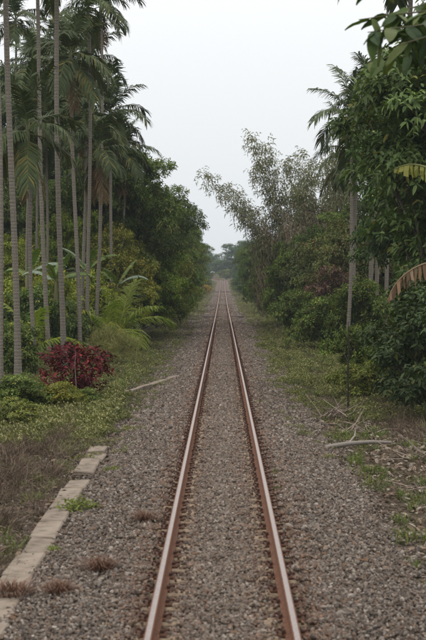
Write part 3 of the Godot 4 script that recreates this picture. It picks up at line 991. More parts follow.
	young_palm("young palm with dark fronds behind the slender shorter palm", -6.9, 58, 1.0, 44, 8, M.frond)
	young_palm("young palm low behind the thickest trunk", -7.0, 53, 0.9, 45, 8, M.frond_lime)
	banana("banana plant with one pale leaf arching right over the young palm", -4.9, 67, 2.9, 500, [[-0.25, 48.0, 88.0, 1.7, 0.40, 0.15, PALE, M.leaf], [2.4, 55.0, 70.0, 1.6, 0.40, 0.2, BANANA, M.leaf], [4.2, 60.0, 60.0, 1.5, 0.38, 0.2, BANANA, M.leaf], [0.55, 66.0, 35.0, 1.6, 0.36, 0.1, BANANA, M.leaf], [3.3, 20.0, 90.0, 1.3, 0.36, 0.4, BROWN, M.dry]])
	banana("banana plant with broad leaves between the leaning and the straight palm trunk", -6.7, 58, 3.1, 520, [[0.2, 40.0, 80.0, 1.7, 0.45, 0.2, BANANA, M.leaf], [1.4, 62.0, 50.0, 1.6, 0.42, 0.1, BANANA, M.leaf], [2.8, 45.0, 85.0, 1.7, 0.45, 0.2, PALE, M.leaf], [4.4, 58.0, 70.0, 1.7, 0.42, 0.2, BANANA, M.leaf], [5.5, 70.0, 40.0, 1.5, 0.4, 0.1, BANANA, M.leaf]])
	banana("banana plant behind the thickest palm trunk", -8.1, 60, 3.4, 540, [[0.1, 45.0, 80.0, 1.8, 0.45, 0.2, PALE, M.leaf], [1.2, 62.0, 60.0, 1.7, 0.42, 0.2, BANANA, M.leaf], [2.5, 35.0, 85.0, 1.6, 0.45, 0.2, BANANA, M.leaf], [5.3, 66.0, 55.0, 1.7, 0.42, 0.1, BANANA, M.leaf]])
	banana("banana plant with lit leaves right of the straight palm trunk", -5.9, 63, 3.6, 560, [[0.3, 55.0, 75.0, 1.7, 0.42, 0.2, BANANA, M.leaf], [2.0, 40.0, 80.0, 1.6, 0.45, 0.2, BANANA, M.leaf], [3.6, 60.0, 50.0, 1.6, 0.42, 0.2, PALE, M.leaf], [5.2, 65.0, 60.0, 1.7, 0.42, 0.2, BANANA, M.leaf]])
	# the red bush and its neighbours
	ovals = true
	var rb := lobes_for(2100, 1.38, 0.0, 0.82, 13, 0.88)
	var red := thing("red_leaved_bush", "dark red leaved bush in front of the palms", "bush", spot(-3.75, 37), 0.0)
	part("trunk", trunk_mesh(2101, rb, 0.1, 0.02, Color(0.08, 0.05, 0.045)), red)
	part("crown", crown_mesh(2102, rb, 210.0, 0.13, 0.062, 0.45, CRIMSON, 0.06, 0.19), red, M.red)
	ovals = false
	var stick := thing("bare_stick", "thin bare stick standing in front of the red bush", "stick", spot(-3.65, 36.0))
	var st := MB.new()
	tube(st, [Vector3(0, -0.2, 0), Vector3(0.01, 0.5, 0), Vector3(-0.02, 1.0, 0), Vector3(0.0, 1.35, 0.02)], [0.014, 0.012, 0.01, 0.006], 6, Color(0.16, 0.14, 0.12), 0.2)
	part("stem", st.mesh(M.wood), stick)
	var lg := "low shrubs at the left edge"
	tree("low_shrub", "green shrub at the left edge in front of the palms", "shrub", lg, KIND.shrub, spot(-4.75, 33.5), 0.7, Vector3(0.5, 0.36, 0.5))
	tree("low_shrub", "yellowish shrub with pale leaves left of the red bush", "shrub", lg, KIND.shrub_b, spot(-4.0, 34.0), 2.7, Vector3(0.42, 0.3, 0.42), M.leaf_olive)
	tree("low_shrub", "small leafy shrub at the left edge below the green shrub", "shrub", lg, KIND.shrub_b, spot(-4.35, 30.0), 4.7, Vector3(0.45, 0.26, 0.4), M.leaf)
	tree("low_shrub", "dark leafy shrub right under the red bush", "shrub", lg, KIND.shrub, spot(-3.35, 34.8), 1.7, Vector3(0.3, 0.2, 0.3))
	var fg := thing("feathery_bush", "feathery pale green grass bush between the red bush and the young palm", "bush", spot(-3.9, 52), 0.0)
	var fl := lobes_for(2301, 1.2, 0.0, 0.72, 9, 0.8)
	part("trunk", trunk_mesh(2302, fl, 0.1, 0.015, Color(0.12, 0.10, 0.06)), fg)
	part("crown", crown_mesh(2303, fl, 420.0, 0.24, 0.014, 0.15, [Color(0.17, 0.18, 0.07), Color(0.30, 0.28, 0.125), Color(0.34, 0.25, 0.15)], 0.12, 0.22), fg)
	# the row of concrete slabs
	var kerb := thing("concrete_kerb", "row of worn pale concrete slabs along the left edge of the ballast", "kerb", spot(-2.05, 10.0), 0.0)
	rng.seed = 61
	var q := 8.2
	while q < 25.0:
		var ln := rr(0.95, 1.25)
		if q > 19.0: ln = rr(0.75, 0.95)
		if q < 21.2 or q > 22.2:
			var sb := MB.new()
			chamfer_box(sb, Vector3.ZERO, Vector3(0.32, 0.14, ln - 0.045), 0.016, tint(Color.WHITE, rr(0.78, 1.2)), 0.016)
			var s := part("slab", sb.mesh(M.concrete), kerb)
			var at := Vector3(-2.06 - 0.012 * (q - 14.0) + rr(-0.025, 0.025), -0.152 + rr(-0.02, 0.015), -(q + ln * 0.5))
			s.position = at - kerb.position
			s.rotation = Vector3(rr(-0.012, 0.012), 0.012 + rr(-0.03, 0.03), rr(-0.03, 0.03))
		q += ln
	var edging := thing("concrete_edging", "narrow pale concrete edge running from the red bush to the ballast", "kerb", spot(-2.1, 41.0), 0.0)
	for k in 6:
		var f := (k + 0.5) / 6.0
		var sb := MB.new()
		chamfer_box(sb, Vector3.ZERO, Vector3(0.17, 0.16, 1.22), 0.015, tint(Color.WHITE, rr(0.9, 1.25)), 0.01)
		var s := part("slab", sb.mesh(M.concrete), edging)
		s.position = Vector3(lerpf(-2.75, -1.4, f), -0.11 + rr(-0.01, 0.01), -lerpf(37.4, 44.8, f)) - edging.position
		s.rotation.y = -atan2(1.35, 7.4) + rr(-0.02, 0.02)
	# single tufts on the left ballast
	var dry1 := tuft_mesh(2400, 220, 0.12, 0.17, 0.006, [Color(0.10, 0.05, 0.035), Color(0.17, 0.095, 0.065), Color(0.2, 0.14, 0.09)], M.dry, 0.9)
	var tl := ["reddish dry tuft on the ballast, nearest to the left rail", "dry brown tuft at the bottom left, right of the concrete slabs", "dry brown tuft at the nearest concrete slab in the bottom left corner", "thin dry tuft in the ballast close to the left rail, farther up"]
	var tp := [[-1.22, 14.4, 1.5], [-1.53, 13.5, 1.25], [-1.98, 13.6, 1.7], [-0.92, 17.2, 1.3]]
	for k in 4:
		var t := thing("dry_grass_tuft", tl[k], "grass tuft", Vector3(tp[k][0], bed(tp[k][0]) - 0.01, -tp[k][1]), k * 1.3, "dry tufts on the ballast")
		part("blades", dry1, t).scale = Vector3.ONE * tp[k][2]
	var wl := ["leafy green weed growing against the concrete slabs", "small green weed at the right side of the nearest slabs", "green weed in the ballast beyond the last slab"]
	var wp := [[-1.86, 18.7, 1.0], [-1.86, 15.9, 0.4], [-1.72, 22.6, 0.55]]
	var wm := weed_mesh(2410, 60, 0.16, 0.24, 0.075, 0.028, LIME)
	for k in 3:
		var t := thing("green_weed", wl[k], "weed", Vector3(wp[k][0], -0.13, -wp[k][1]), k * 1.9, "green weeds on the ballast")
		part("leaves", wm, t).scale = Vector3.ONE * wp[k][2]

func build_right() -> void:
	var g := "betel palms right of the line"
	palm("slender pale palm trunk at the left rim of the big right tree", 5.15, 60, 9.0, 0.19, Vector3(0.25, 0, 0), 31, g, 15, 0, 1.1)
	palm("palm with fronds arching left against the sky beside the right tree", 6.05, 66, 8.2, 0.25, Vector3(-0.1, 0, 0), 32, g, 16, 0, 1.1)
	palm("thick palm trunk second from the left under the right tree", 6.55, 64, 10.2, 0.26, Vector3(0.1, 0, 0), 33, g, 12, 0, 1.1)
	palm("palm trunk between the thick pair and the shade under the right tree", 7.15, 67, 10.4, 0.25, Vector3(0.1, 0, 0), 34, g, 12, 1, 1.1)
	palm("rightmost pale palm trunk, half hidden by the dark bush", 8.05, 72, 10.9, 0.26, Vector3(0.1, 0, 0), 35, g, 12, 0, 1.1)
	palm("palm over the right tree whose frond tip hangs in at the top of the photo", 5.4, 42, 12.0, 0.2, Vector3(0.0, 0, 0), 36, g, 13, 0, 1.15)
	# the big tree at the right edge
	ovals = true
	KIND.broad = kind_of_tree(3000, 9.8, 1.7, 2.9, 30, 170.0, 0.20, 0.09, [Color(0.040, 0.074, 0.024), Color(0.145, 0.195, 0.066), Color(0.27, 0.24, 0.06)], 0.03, 0.15, 0.6, 0.5)
	KIND.thicket_shaded = kind_of_tree(3100, 2.9, 0.0, 1.6, 16, 230.0, 0.15, 0.07, [Color(0.026, 0.045, 0.018), Color(0.072, 0.102, 0.036), Color(0.15, 0.15, 0.04)], 0.03, 0.05, 0.5, 0.34)  # leaf palette darkened: the deep shade on this thicket is put into its colour
	ovals = false
	tree("broadleaf_tree", "big leafy tree filling the right edge", "tree", "trees right of the line", KIND.broad, spot(6.15, 38), 0.4, Vector3(1, 1.08, 1))
	tree("broadleaf_tree", "leafy tree behind the big right tree, above the pale palm trunks", "tree", "trees right of the line", KIND.broad, spot(8.0, 52), 2.4, Vector3(1.05, 1.12, 1.05), M.leaf_bluegreen)
	tree("broadleaf_tree", "dark tree high behind the right tree at the photo's edge", "tree", "trees right of the line", KIND.dome, spot(11.8, 78), 1.4, Vector3(1.3, 1.35, 1.3))
	tree("broadleaf_tree", "dark tree closing the view behind the pale palm trunks", "tree", "trees right of the line", KIND.dome, spot(9.0, 84), 3.4, Vector3(1.0, 0.85, 1.0))
	tree("dark_thicket", "dark dense bush at the right edge under the dry banana leaf", "bush", "dark bushes at the right edge", KIND.thicket_shaded, spot(4.85, 31.5), 0.0, Vector3(1.0, 0.95, 1.0))
	tree("dark_thicket", "dark bush behind the one under the dry banana leaf", "bush", "dark bushes at the right edge", KIND.thicket_shaded, spot(5.3, 35.0), 2.0, Vector3(1.1, 1.1, 1.0))
	tree("dark_thicket", "lighter leafy bush in front of the pale palm trunks", "bush", "dark bushes at the right edge", KIND.shrub, spot(4.05, 41.0), 1.0, Vector3(0.62, 0.72, 0.62))
	tree("dark_thicket", "bush with small light leaves around the thin dark sapling", "bush", "dark bushes at the right edge", KIND.shrub_b, spot(3.6, 37.5), 3.0, Vector3(0.5, 0.42, 0.5), M.leaf)
	# banana plant of which two leaves reach into the picture
	banana("banana plant at the right edge with a dry brown leaf and a yellow-green leaf", 5.1, 30.0, 3.55, 600, [[PI + 0.1, 10.0, 84.0, 2.1, 0.62, 0.7, BROWN, M.dry, 1.2], [PI - 0.9, 84.0, 104.0, 3.5, 0.7, 0.6, [Color(0.15, 0.16, 0.035), Color(0.24, 0.235, 0.06), Color(0.28, 0.22, 0.07)], M.leaf, 1.0], [0.4, 50.0, 80.0, 1.8, 0.5, 0.2, BANANA, M.leaf], [1.7, 60.0, 70.0, 1.8, 0.5, 0.2, BANANA, M.leaf], [4.6, 60.0, 70.0, 1.7, 0.5, 0.2, BANANA, M.leaf]])
	# shrubs between the weeds and the trees
	var sg := "shrubs along the right side"
	tree("roadside_shrub", "light green shrub nearest to the weeds right of the line", "shrub", sg, KIND.shrub, spot(4.6, 64), 0.0, Vector3(0.95, 0.95, 0.95), M.leaf)
	tree("roadside_shrub", "rounded light green shrub at the foot of the bamboo, left of the nearest one", "shrub", sg, KIND.shrub, spot(4.0, 75), 1.5, Vector3(0.85, 1.05, 0.85))
	tree("roadside_shrub", "green shrub beside the slender pale palm trunk", "shrub", sg, KIND.shrub, spot(6.0, 63), 3.1, Vector3(1.0, 1.25, 1.0), M.leaf)
	tree("roadside_shrub", "dark shrub behind the two light green ones", "shrub", sg, KIND.shrub, spot(4.9, 80), 4.1, Vector3(1.1, 1.3, 1.1), M.leaf_bluegreen)
	tree("vine_mound", "mound of vines with dry reddish patches below the bamboo", "bush", "vine mounds", KIND.vine, spot(6.1, 82), 0.0, Vector3(0.9, 1.0, 0.9), M.leaf_bluegreen)
	tree("vine_mound", "tall tangle of vines beside the pale palm trunks", "bush", "vine mounds", KIND.vine, spot(7.2, 76), 2.0, Vector3(0.9, 1.12, 0.9))
	tree("vine_mound", "green tangle at the foot of the bamboo towards the gap", "bush", "vine mounds", KIND.vine, spot(5.1, 98), 4.0, Vector3(0.85, 1.02, 0.85))
	tree("round_tree", "dark green tree left of the bamboo at the edge of the ballast", "tree", "trees along the right side", KIND.bush, spot(4.3, 112), 1.0, Vector3(0.75, 1.22, 0.8), M.leaf_bluegreen)
	tree("round_tree", "dark low tree just beyond the one left of the bamboo", "tree", "trees along the right side", KIND.bush, spot(4.0, 135), 3.0, Vector3(0.8, 1.25, 0.8), M.leaf_bluegreen)
	tree("round_tree", "dark tree at the right side of the gap", "tree", "trees along the right side", KIND.dome, spot(4.8, 165), 2.0, Vector3(0.8, 0.82, 0.8))
	tree("round_tree", "hazy dark tree farther along the right side of the gap", "tree", "trees along the right side", KIND.dome, spot(5.2, 205), 5.0, Vector3(0.9, 0.95, 0.9))
	tree("bushy_tree", "green bush hiding the foot of the arching bamboo", "bush", "bushes below the bamboo", KIND.bush, spot(4.6, 91), 0.8, Vector3(0.72, 1.02, 0.7))
	tree("bushy_tree", "dark green bush below the dry bamboo twigs", "bush", "bushes below the bamboo", KIND.bush, spot(6.2, 87), 3.8, Vector3(0.8, 1.2, 0.8), M.leaf_bluegreen)
	tree("bushy_tree", "dark green bush between the arching bamboo and the line", "bush", "bushes below the bamboo", KIND.bush, spot(4.1, 103), 5.1, Vector3(0.7, 1.1, 0.7), M.leaf_bluegreen)
	var vb := lobes_for(3300, 2.6, 0.1, 1.0, 9)
	var dull := thing("reddish_shrub", "dull reddish-brown shrub between the green shrubs and the pale palm trunks", "shrub", spot(5.35, 71.5))
	part("trunk", trunk_mesh(3301, vb, 0.1, 0.04, Color(0.09, 0.07, 0.06)), dull)
	part("crown", crown_mesh(3302, vb, 210.0, 0.16, 0.07, 0.4, [Color(0.075, 0.038, 0.034), Color(0.145, 0.085, 0.07), Color(0.12, 0.13, 0.05)], 0.15, 0.32), dull).position.y = 1.3
	# bamboo: tips are offsets from the foot of the clump
	bamboo("arching bamboo clump leaning left over the line", 4.6, 97, [Vector3(-6.1, 10.4, 0.5), Vector3(-2.8, 13.0, 0), Vector3(-1.6, 12.3, 1), Vector3(-4.4, 9.6, -0.5), Vector3(-2.6, 10.8, 0.5), Vector3(-0.2, 11.4, -0.6), Vector3(0.8, 11.6, 0.3), Vector3(-3.9, 8.2, 0.4), Vector3(-0.9, 9.6, 0.0), Vector3(1.4, 10.2, 0.2), Vector3(0.4, 9.0, 0.2)], 700, 420, 1.0)
	bamboo("bamboo clump with brown dry twigs beside the right palms", 6.4, 92, [Vector3(-0.9, 10.6, 0), Vector3(0.5, 11.2, 0.4), Vector3(1.2, 10.2, -0.4), Vector3(-1.8, 9.2, 0.3), Vector3(2.2, 11.0, 0), Vector3(0, 8.4, 0.5), Vector3(1.7, 8.8, 0.5), Vector3(-1.0, 8.0, 0)], 720, 420, 1.0)
	bamboo("thin bamboo behind the arching palm fronds on the right", 8.0, 88, [Vector3(-1.4, 11.4, 0), Vector3(-0.4, 12.4, 0.4), Vector3(0.6, 11.8, -0.4), Vector3(-2.0, 10.2, 0.3), Vector3(1.2, 12.8, 0.2)], 740, 160, 1.0)
	# sapling, branches and litter beside the ballast
	var sap := thing("bare_sapling", "thin dark upright sapling in the weeds right of the line", "sapling", spot(2.87, 33.2))
	var b := MB.new()
	tube(b, [Vector3(0, -0.2, 0), Vector3(0.01, 0.6, 0), Vector3(0.0, 1.1, 0.02), Vector3(0.03, 1.6, 0.0), Vector3(0.0, 2.15, 0.0)], [0.03, 0.026, 0.022, 0.016, 0.006], 7, Color(0.035, 0.03, 0.027), 0.2)
	part("stem", b.mesh(M.wood), sap)
	b = MB.new()
	for k in 5:
		var y := 0.6 + 0.28 * k
		var a := k * 2.2
		tube(b, [Vector3(0.01, y, 0), Vector3(0.01 + 0.14 * cos(a), y + 0.16, 0.14 * sin(a)), Vector3(0.24 * cos(a), y + 0.24, 0.24 * sin(a))], [0.01, 0.007, 0.003], 5, Color(0.05, 0.04, 0.035))
	part("twigs", b.mesh(M.wood), sap)
	var lb := thing("fallen_branch", "pale grey fallen branch lying towards the ballast on the right", "branch", spot(1.72, 26.0))
	b = MB.new()
	tube(b, [Vector3(0.0, 0.06, 0.12), Vector3(0.25, 0.10, 0.02), Vector3(0.55, 0.13, -0.12), Vector3(0.95, 0.15, -0.22), Vector3(1.35, 0.13, -0.34)], [0.044, 0.046, 0.042, 0.036, 0.026], 9, Color(0.20, 0.182, 0.16), 0.35)
	tube(b, [Vector3(0.55, 0.13, -0.12), Vector3(0.68, 0.25, -0.3), Vector3(0.72, 0.33, -0.55)], [0.02, 0.015, 0.006], 6, Color(0.24, 0.21, 0.19))
	part("limb", b.mesh(M.wood), lb)
	var tl := ["tangle of dead twigs below the thin dark sapling", "dead branch with bare twigs behind the fallen pale branch", "dry brush pile at the foot of the dark bush on the right", "bleached dead sticks lying in the leaf litter near the right edge"]
	var tp := [[2.45, 32.0, 0.75, 30], [2.75, 29.0, 0.6, 22], [3.55, 24.6, 0.75, 40], [2.85, 21.0, 0.5, 26]]
	for k in 4:
		var o := thing("dead_branch", tl[k], "branch", spot(tp[k][0], tp[k][1]), 0.0, "dead branches right of the line")
		rng.seed = 800 + k
		b = MB.new()
		for j in tp[k][3]:
			var s: float = tp[k][2]
			var p0 := Vector3(rr(-0.5, 0.5), rr(0.0, 0.12), rr(-0.5, 0.5)) * s
			var a := rng.randf() * TAU
			var rise_ := rr(0.05, 0.9) if k != 3 else rr(-0.02, 0.2)
			var dr := Vector3(cos(a), rise_, sin(a)).normalized()
			var l := s * rr(0.5, 1.25)
			var p1 := p0 + dr * l * 0.5 + rdir() * 0.06 * s
			tube(b, [p0, p1, p1 + (dr + rdir() * 0.5).normalized() * l * 0.5], [0.012 * s + 0.004, 0.010 * s + 0.002, 0.003], 5, tint(Color(0.20, 0.16, 0.13), rr(0.5, 1.5)), 0.2)
		part("twigs", b.mesh(M.wood), o).set_meta("kind", "stuff")
	# the bough that hangs in at the top right, from a tree beside the line
	var near := thing("overhanging_tree", "near tree whose drooping leafy bough hangs in at the top right corner", "tree", spot(4.6, 12.6))
	rng.seed = 900
	b = MB.new()
	var o3 := near.position
	tube(b, [Vector3(0, -0.4, 0), Vector3(0.05, 2.5, 0), Vector3(-0.1, 5.0, 0.1), Vector3(-0.3, 7.0, 0.1)], [0.2, 0.16, 0.13, 0.09], 10, Color(0.12, 0.095, 0.08), 0.2)
	part("trunk", b.mesh(M.wood), near)
	var kinds := []
	for k in 4:
		var mb := MB.new()
		var cl := [Color(0.045, 0.075, 0.026), Color(0.07, 0.105, 0.032), Color(0.032, 0.058, 0.022), Color(0.095, 0.12, 0.04)][k] as Color
		for s in [-1.0, 1.0]:
			var prev := Vector3.ZERO
			var pe := Vector3.ZERO
			for j in 6:
				var f := (j + 1) / 6.0
				var w := 0.048 * pow(sin(PI * minf(0.98, 0.1 + 0.9 * f)), 0.7)
				var p := Vector3(0.26 * f, -0.05 * f * f, 0)
				var e := p + Vector3(0, 0.012 + 0.004 * sin(j * 2.0 + k), s * w)
				mb.quad(prev, p, e, pe, tint(cl, 1.0 + 0.06 * s))
				prev = p
				pe = e
		kinds.append(mb.mesh(M.leaf))
	for q in 9:
		var from := Vector3(-0.1, 5.2 + 0.1 * q, 0.0)
		var to := Vector3([1.24, 1.20, 1.32, 1.46, 1.16, 1.36, 1.28, 1.55, 1.40][q], [4.98, 5.16, 4.84, 4.82, 5.30, 5.1, 5.24, 5.0, 4.9][q], [-12.5, -12.9, -13.3, -12.2, -12.0, -13.0, -13.5, -12.6, -12.8][q]) - o3
		var pts := []
		var radii := []
		for k in 12:
			var f := k / 11.0
			pts.append(from.lerp(to, f) + Vector3(0, 0.16 * sin(PI * f), 0.04 * sin(k * 1.3)))
			radii.append(lerpf(0.03, 0.004, f))
		b = MB.new()
		tube(b, pts, radii, 6, Color(0.09, 0.085, 0.05), 0.2)
		var bough := part("bough", b.mesh(M.wood), near)
		for k in 34:
			var f := rr(0.5, 1.0)
			var at: Vector3 = (pts[int(f * 10.99)] as Vector3).lerp(pts[int(f * 10.99) + 1], f * 10.99 - int(f * 10.99))
			var lf := part("leaf", kinds[k % 4], bough)
			lf.position = at
			var a := rr(0, TAU)
			lf.rotation = Vector3(rr(-0.6, 0.6), a, rr(-1.25, -0.1))
			lf.scale = Vector3.ONE * rr(0.75, 1.2)

func build_far() -> void:
	KIND.far_tree = kind_of_tree(4000, 12.0, 1.0, 4.4, 16, 26.0, 0.45, 0.22, DEEP, 0.03, 0.2, 0.35, 0.9)
	KIND.far_pale = kind_of_tree(4100, 8.0, 0.6, 3.0, 12, 32.0, 0.4, 0.2, GREEN, 0.06, 0.12, 0.35, 0.8)
	var g := "far trees at the end of the line"
	tree("far_tree", "hazy pale green tree left of the line in the gap", "tree", g, KIND.far_pale, spot(-5.4, 235), 0.0, Vector3(1, 1.0, 1))
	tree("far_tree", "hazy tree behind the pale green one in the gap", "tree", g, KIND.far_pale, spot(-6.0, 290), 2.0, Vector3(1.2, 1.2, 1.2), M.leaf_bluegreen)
	tree("far_tree", "low hazy tree left of where the line bends away", "tree", g, KIND.far_pale, spot(-7.4, 350), 1.0, Vector3(1.2, 1.15, 1.2))
	tree("far_tree", "far bluish dark tree right of the line, where the gap closes", "tree", g, KIND.far_tree, spot(6.6, 300), 0.0, Vector3(0.9, 0.9, 0.9))
	tree("far_tree", "far dark tree at the right of the line's end", "tree", g, KIND.far_tree, spot(7.6, 375), 2.0, Vector3(1, 0.95, 1))
	tree("far_tree", "far dark tree straight above the end of the rails", "tree", g, KIND.far_tree, spot(3.6, 478), 3.0, Vector3(1.1, 0.92, 1.1))
	tree("far_tree", "farthest blue tree left above the end of the rails", "tree", g, KIND.far_tree, spot(-4.6, 520), 1.5, Vector3(1.1, 0.72, 1.1))
	tree("far_tree", "farthest tree behind the end of the rails, nearly lost in haze", "tree", g, KIND.far_tree, spot(-14.0, 540), 4.5, Vector3(1.3, 0.9, 1.3))
	tree("far_tree", "far tree behind the dark one right of the line's end", "tree", g, KIND.far_tree, spot(12.5, 500), 5.5, Vector3(1.3, 1.0, 1.3))
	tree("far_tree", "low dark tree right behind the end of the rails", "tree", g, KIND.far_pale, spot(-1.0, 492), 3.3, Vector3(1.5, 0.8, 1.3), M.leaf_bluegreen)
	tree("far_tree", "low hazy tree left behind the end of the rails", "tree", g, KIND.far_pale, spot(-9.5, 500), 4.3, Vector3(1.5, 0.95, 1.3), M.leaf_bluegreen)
	tree("far_tree", "hazy bush between the line's end and the left trees", "tree", g, KIND.far_pale, spot(-8.5, 430), 5.3, Vector3(1.1, 0.9, 1.1))
	var fl := ["far roadside bush left of the line just beyond the orange shrub", "far roadside bush right of the line across from the orange shrub", "hazy roadside bush left of the far rise", "hazy roadside bush right of the far rise", "small hazy bush left of the rails where they bend", "small hazy bush right of the rails where they bend"]
	for k in 6:
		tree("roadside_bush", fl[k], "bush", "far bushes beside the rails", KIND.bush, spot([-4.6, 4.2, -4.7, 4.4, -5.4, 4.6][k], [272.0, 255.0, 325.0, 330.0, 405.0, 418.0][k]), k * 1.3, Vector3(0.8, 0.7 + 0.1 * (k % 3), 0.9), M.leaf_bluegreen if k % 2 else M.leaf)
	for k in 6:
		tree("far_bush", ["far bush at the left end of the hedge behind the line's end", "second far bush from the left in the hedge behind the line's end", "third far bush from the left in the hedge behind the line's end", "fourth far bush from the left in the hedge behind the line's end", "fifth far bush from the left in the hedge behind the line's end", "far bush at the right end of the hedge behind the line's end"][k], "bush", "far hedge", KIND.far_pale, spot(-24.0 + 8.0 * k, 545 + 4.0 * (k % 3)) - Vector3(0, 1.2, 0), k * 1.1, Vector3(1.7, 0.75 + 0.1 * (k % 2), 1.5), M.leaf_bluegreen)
	tree("far_shrub", "small brownish shrub at the very end of the rails", "shrub", "far shrubs", KIND.shrub, spot(1.2, 452), 1.0, Vector3(1.7, 1.3, 1.5), M.leaf_olive)
	var ob := lobes_for(4300, 2.0, 0.05, 1.3, 8)
	var o := thing("orange_shrub", "small yellow-orange shrub beside the far rails, left side", "shrub", spot(-3.3, 250), 0.0)
	part("trunk", trunk_mesh(4301, ob, 0.1, 0.03, Color(0.08, 0.06, 0.05)), o)
	part("crown", crown_mesh(4302, ob, 70.0, 0.26, 0.13, 0.3, [Color(0.20, 0.13, 0.02), Color(0.34, 0.22, 0.03), Color(0.10, 0.12, 0.03)], 0.1), o)
	var post := thing("white_post", "small white marker post left of the orange shrub", "post", spot(-4.4, 236))
	rng.seed = 3
	var b := MB.new()
	chamfer_box(b, Vector3(0, 0.6, 0), Vector3(0.28, 1.5, 0.28), 0.03, Color(0.62, 0.58, 0.56))
	part("shaft", b.mesh(M.timber), post)
	b = MB.new()
	chamfer_box(b, Vector3(0, 1.4, 0), Vector3(0.34, 0.14, 0.34), 0.03, Color(0.5, 0.3, 0.28))
	part("cap", b.mesh(M.timber), post)

func build_cover() -> void:
	# brown dead grass left of the slabs and right of the ballast
	rng.seed = 51
	var brown := [Color(0.060, 0.043, 0.031), Color(0.150, 0.112, 0.082), Color(0.22, 0.175, 0.12)]
	var dry_a := tuft_mesh(5000, 24, 0.26, 0.28, 0.0065, brown, M.dry, 0.8)
	var dry_b := tuft_mesh(5001, 24, 0.17, 0.36, 0.007, brown, M.dry, 1.1)
	var dry_c := tuft_mesh(5005, 18, 0.20, 0.38, 0.007, [Color(0.05, 0.034, 0.028), Color(0.11, 0.075, 0.06), Color(0.16, 0.11, 0.08)], M.dry, 1.3)
	var grass_a := tuft_mesh(5002, 22, 0.26, 0.2, 0.010, GREEN, M.leaf, 0.7)
	var weed_a := weed_mesh(5003, 16, 0.16, 0.24, 0.07, 0.03, [Color(0.108, 0.115, 0.046), Color(0.225, 0.222, 0.095), Color(0.30, 0.25, 0.13)])
	var weed_b := weed_mesh(5004, 14, 0.11, 0.26, 0.06, 0.028, [Color(0.060, 0.066, 0.030), Color(0.125, 0.128, 0.06), Color(0.19, 0.15, 0.085)])
	var places := {"dry_dark": [], "dry": [], "dry_low": [], "grass": [], "weed": [], "weed_low": []}
	rng.seed = 52
	for k in 9000:
		var d := rr(10.0, 38.0)
		var x := -rr(2.22 + 0.012 * (d - 14.0), 6.4)
		if absf(x) > 0.16 * d + 1.5: continue
		var gr := smoothstep(25.0, 31.0, d + 2.5 * noise.get_noise_2d(x * 5.0, d * 5.0))
		if rng.randf() < gr:
			if rng.randf() < 0.5: places.weed.append(stand(x, d, rr(0.6, 1.3)))
			else: places.weed_low.append(stand(x, d, rr(0.6, 1.3)))
		else:
			var h := smoothstep(2.2, 3.2, -x)
			var lump := noise.get_noise_2d(x * 11.0 + 9.0, d * 6.0)
			if lump < -0.22 and rng.randf() < 0.7: continue
			if rng.randf() < 0.10 + 0.35 * smoothstep(0.1, 0.3, noise.get_noise_2d(x * 6.0 + 800.0, d * 3.0)): places[["grass", "weed_low"][rng.randi() % 2]].append(stand(x, d, rr(0.5, 0.9)))
			else: places[["dry", "dry_low", "dry_dark"][rng.randi() % 3]].append(stand(x, d, (rr(0.3, 0.75) + 0.35 * h) * (1.0 + 1.3 * lump), 0.6))
	for k in 5200:
		var d := rr(30.0, 62.0)
		var x := -rr(2.1, 7.5)
		if d > 34.0 and x > lerpf(-2.9, -2.6, (d - 37.4) / 7.4) - 0.35 * noise.get_noise_2d(x * 9.0, d * 4.0): continue
		if noise.get_noise_2d(x * 9.0 + 20.0, d * 5.0) < -0.12: continue
		var r := rng.randf()
		if r < 0.32: places.weed.append(stand(x, d, rr(0.6, 1.3)))
		elif r < 0.62: places.weed_low.append(stand(x, d, rr(0.7, 1.4)))
		elif r < 0.76: places.grass.append(stand(x, d, rr(0.7, 1.4)))
		else: places.dry.append(stand(x, d, rr(0.6, 1.1)))
	# right: patchy weeds creeping onto the ballast
	for k in 9000:
		var d := rr(31.0, 80.0)
		var x := rr(0.85, 5.2)
		var patch := noise.get_noise_2d(x * 7.0 + 300.0, d * 1.6)
		var near := smoothstep(0.8, 2.6, x) * smoothstep(31.0, 37.0, d - (2.6 - x) * 3.0)
		if patch + near * 0.42 < 0.31 + rr(-0.12, 0.12): continue
		var r := rng.randf()
		if r < 0.42: places.weed.append(stand(x, d, rr(0.5, 1.2)))
		elif r < 0.68: places.weed_low.append(stand(x, d, rr(0.5, 1.3)))
		elif r < 0.8: places.grass.append(stand(x, d, rr(0.5, 1.0)))
		else: places.dry.append(stand(x, d, rr(0.5, 0.9)))
	for k in 3600:
		var d := rr(11.0, 36.0)
		var x := rr(1.98, 5.0)
		if x > 0.145 * d + 1.5: continue
		var patch := noise.get_noise_2d(x * 8.0 + 70.0, d * 4.0)
		var r := rng.randf()
		if patch > 0.22 and r < 0.7: places[["grass", "weed_low"][rng.randi() % 2]].append(stand(x, d, rr(0.4, 0.9)))
		elif (patch < 0.0 or d > 27.0) and r < 0.7: places[["dry", "dry_low", "dry_dark"][rng.randi() % 3]].append(stand(x, d, rr(0.25, 0.6) + 0.5 * smoothstep(2.8, 3.8, x), 0.6))
	# edges of the line farther on
	for k in 5200:
		var d := rr(60.0, 430.0)
		var s := -1.0 if rng.randf() < 0.5 else 1.0
		var x := s * rr(1.7, 4.2)
		var r := rng.randf()
		if absf(x) < 2.7 and rng.randf() < 0.6: continue
		if r < 0.35: places.weed.append(stand(x, d, rr(0.9, 1.8)))
		elif r < 0.7: places.weed_low.append(stand(x, d, rr(0.9, 1.8)))
		else: places.dry.append(stand(x, d, rr(0.8, 1.6)))
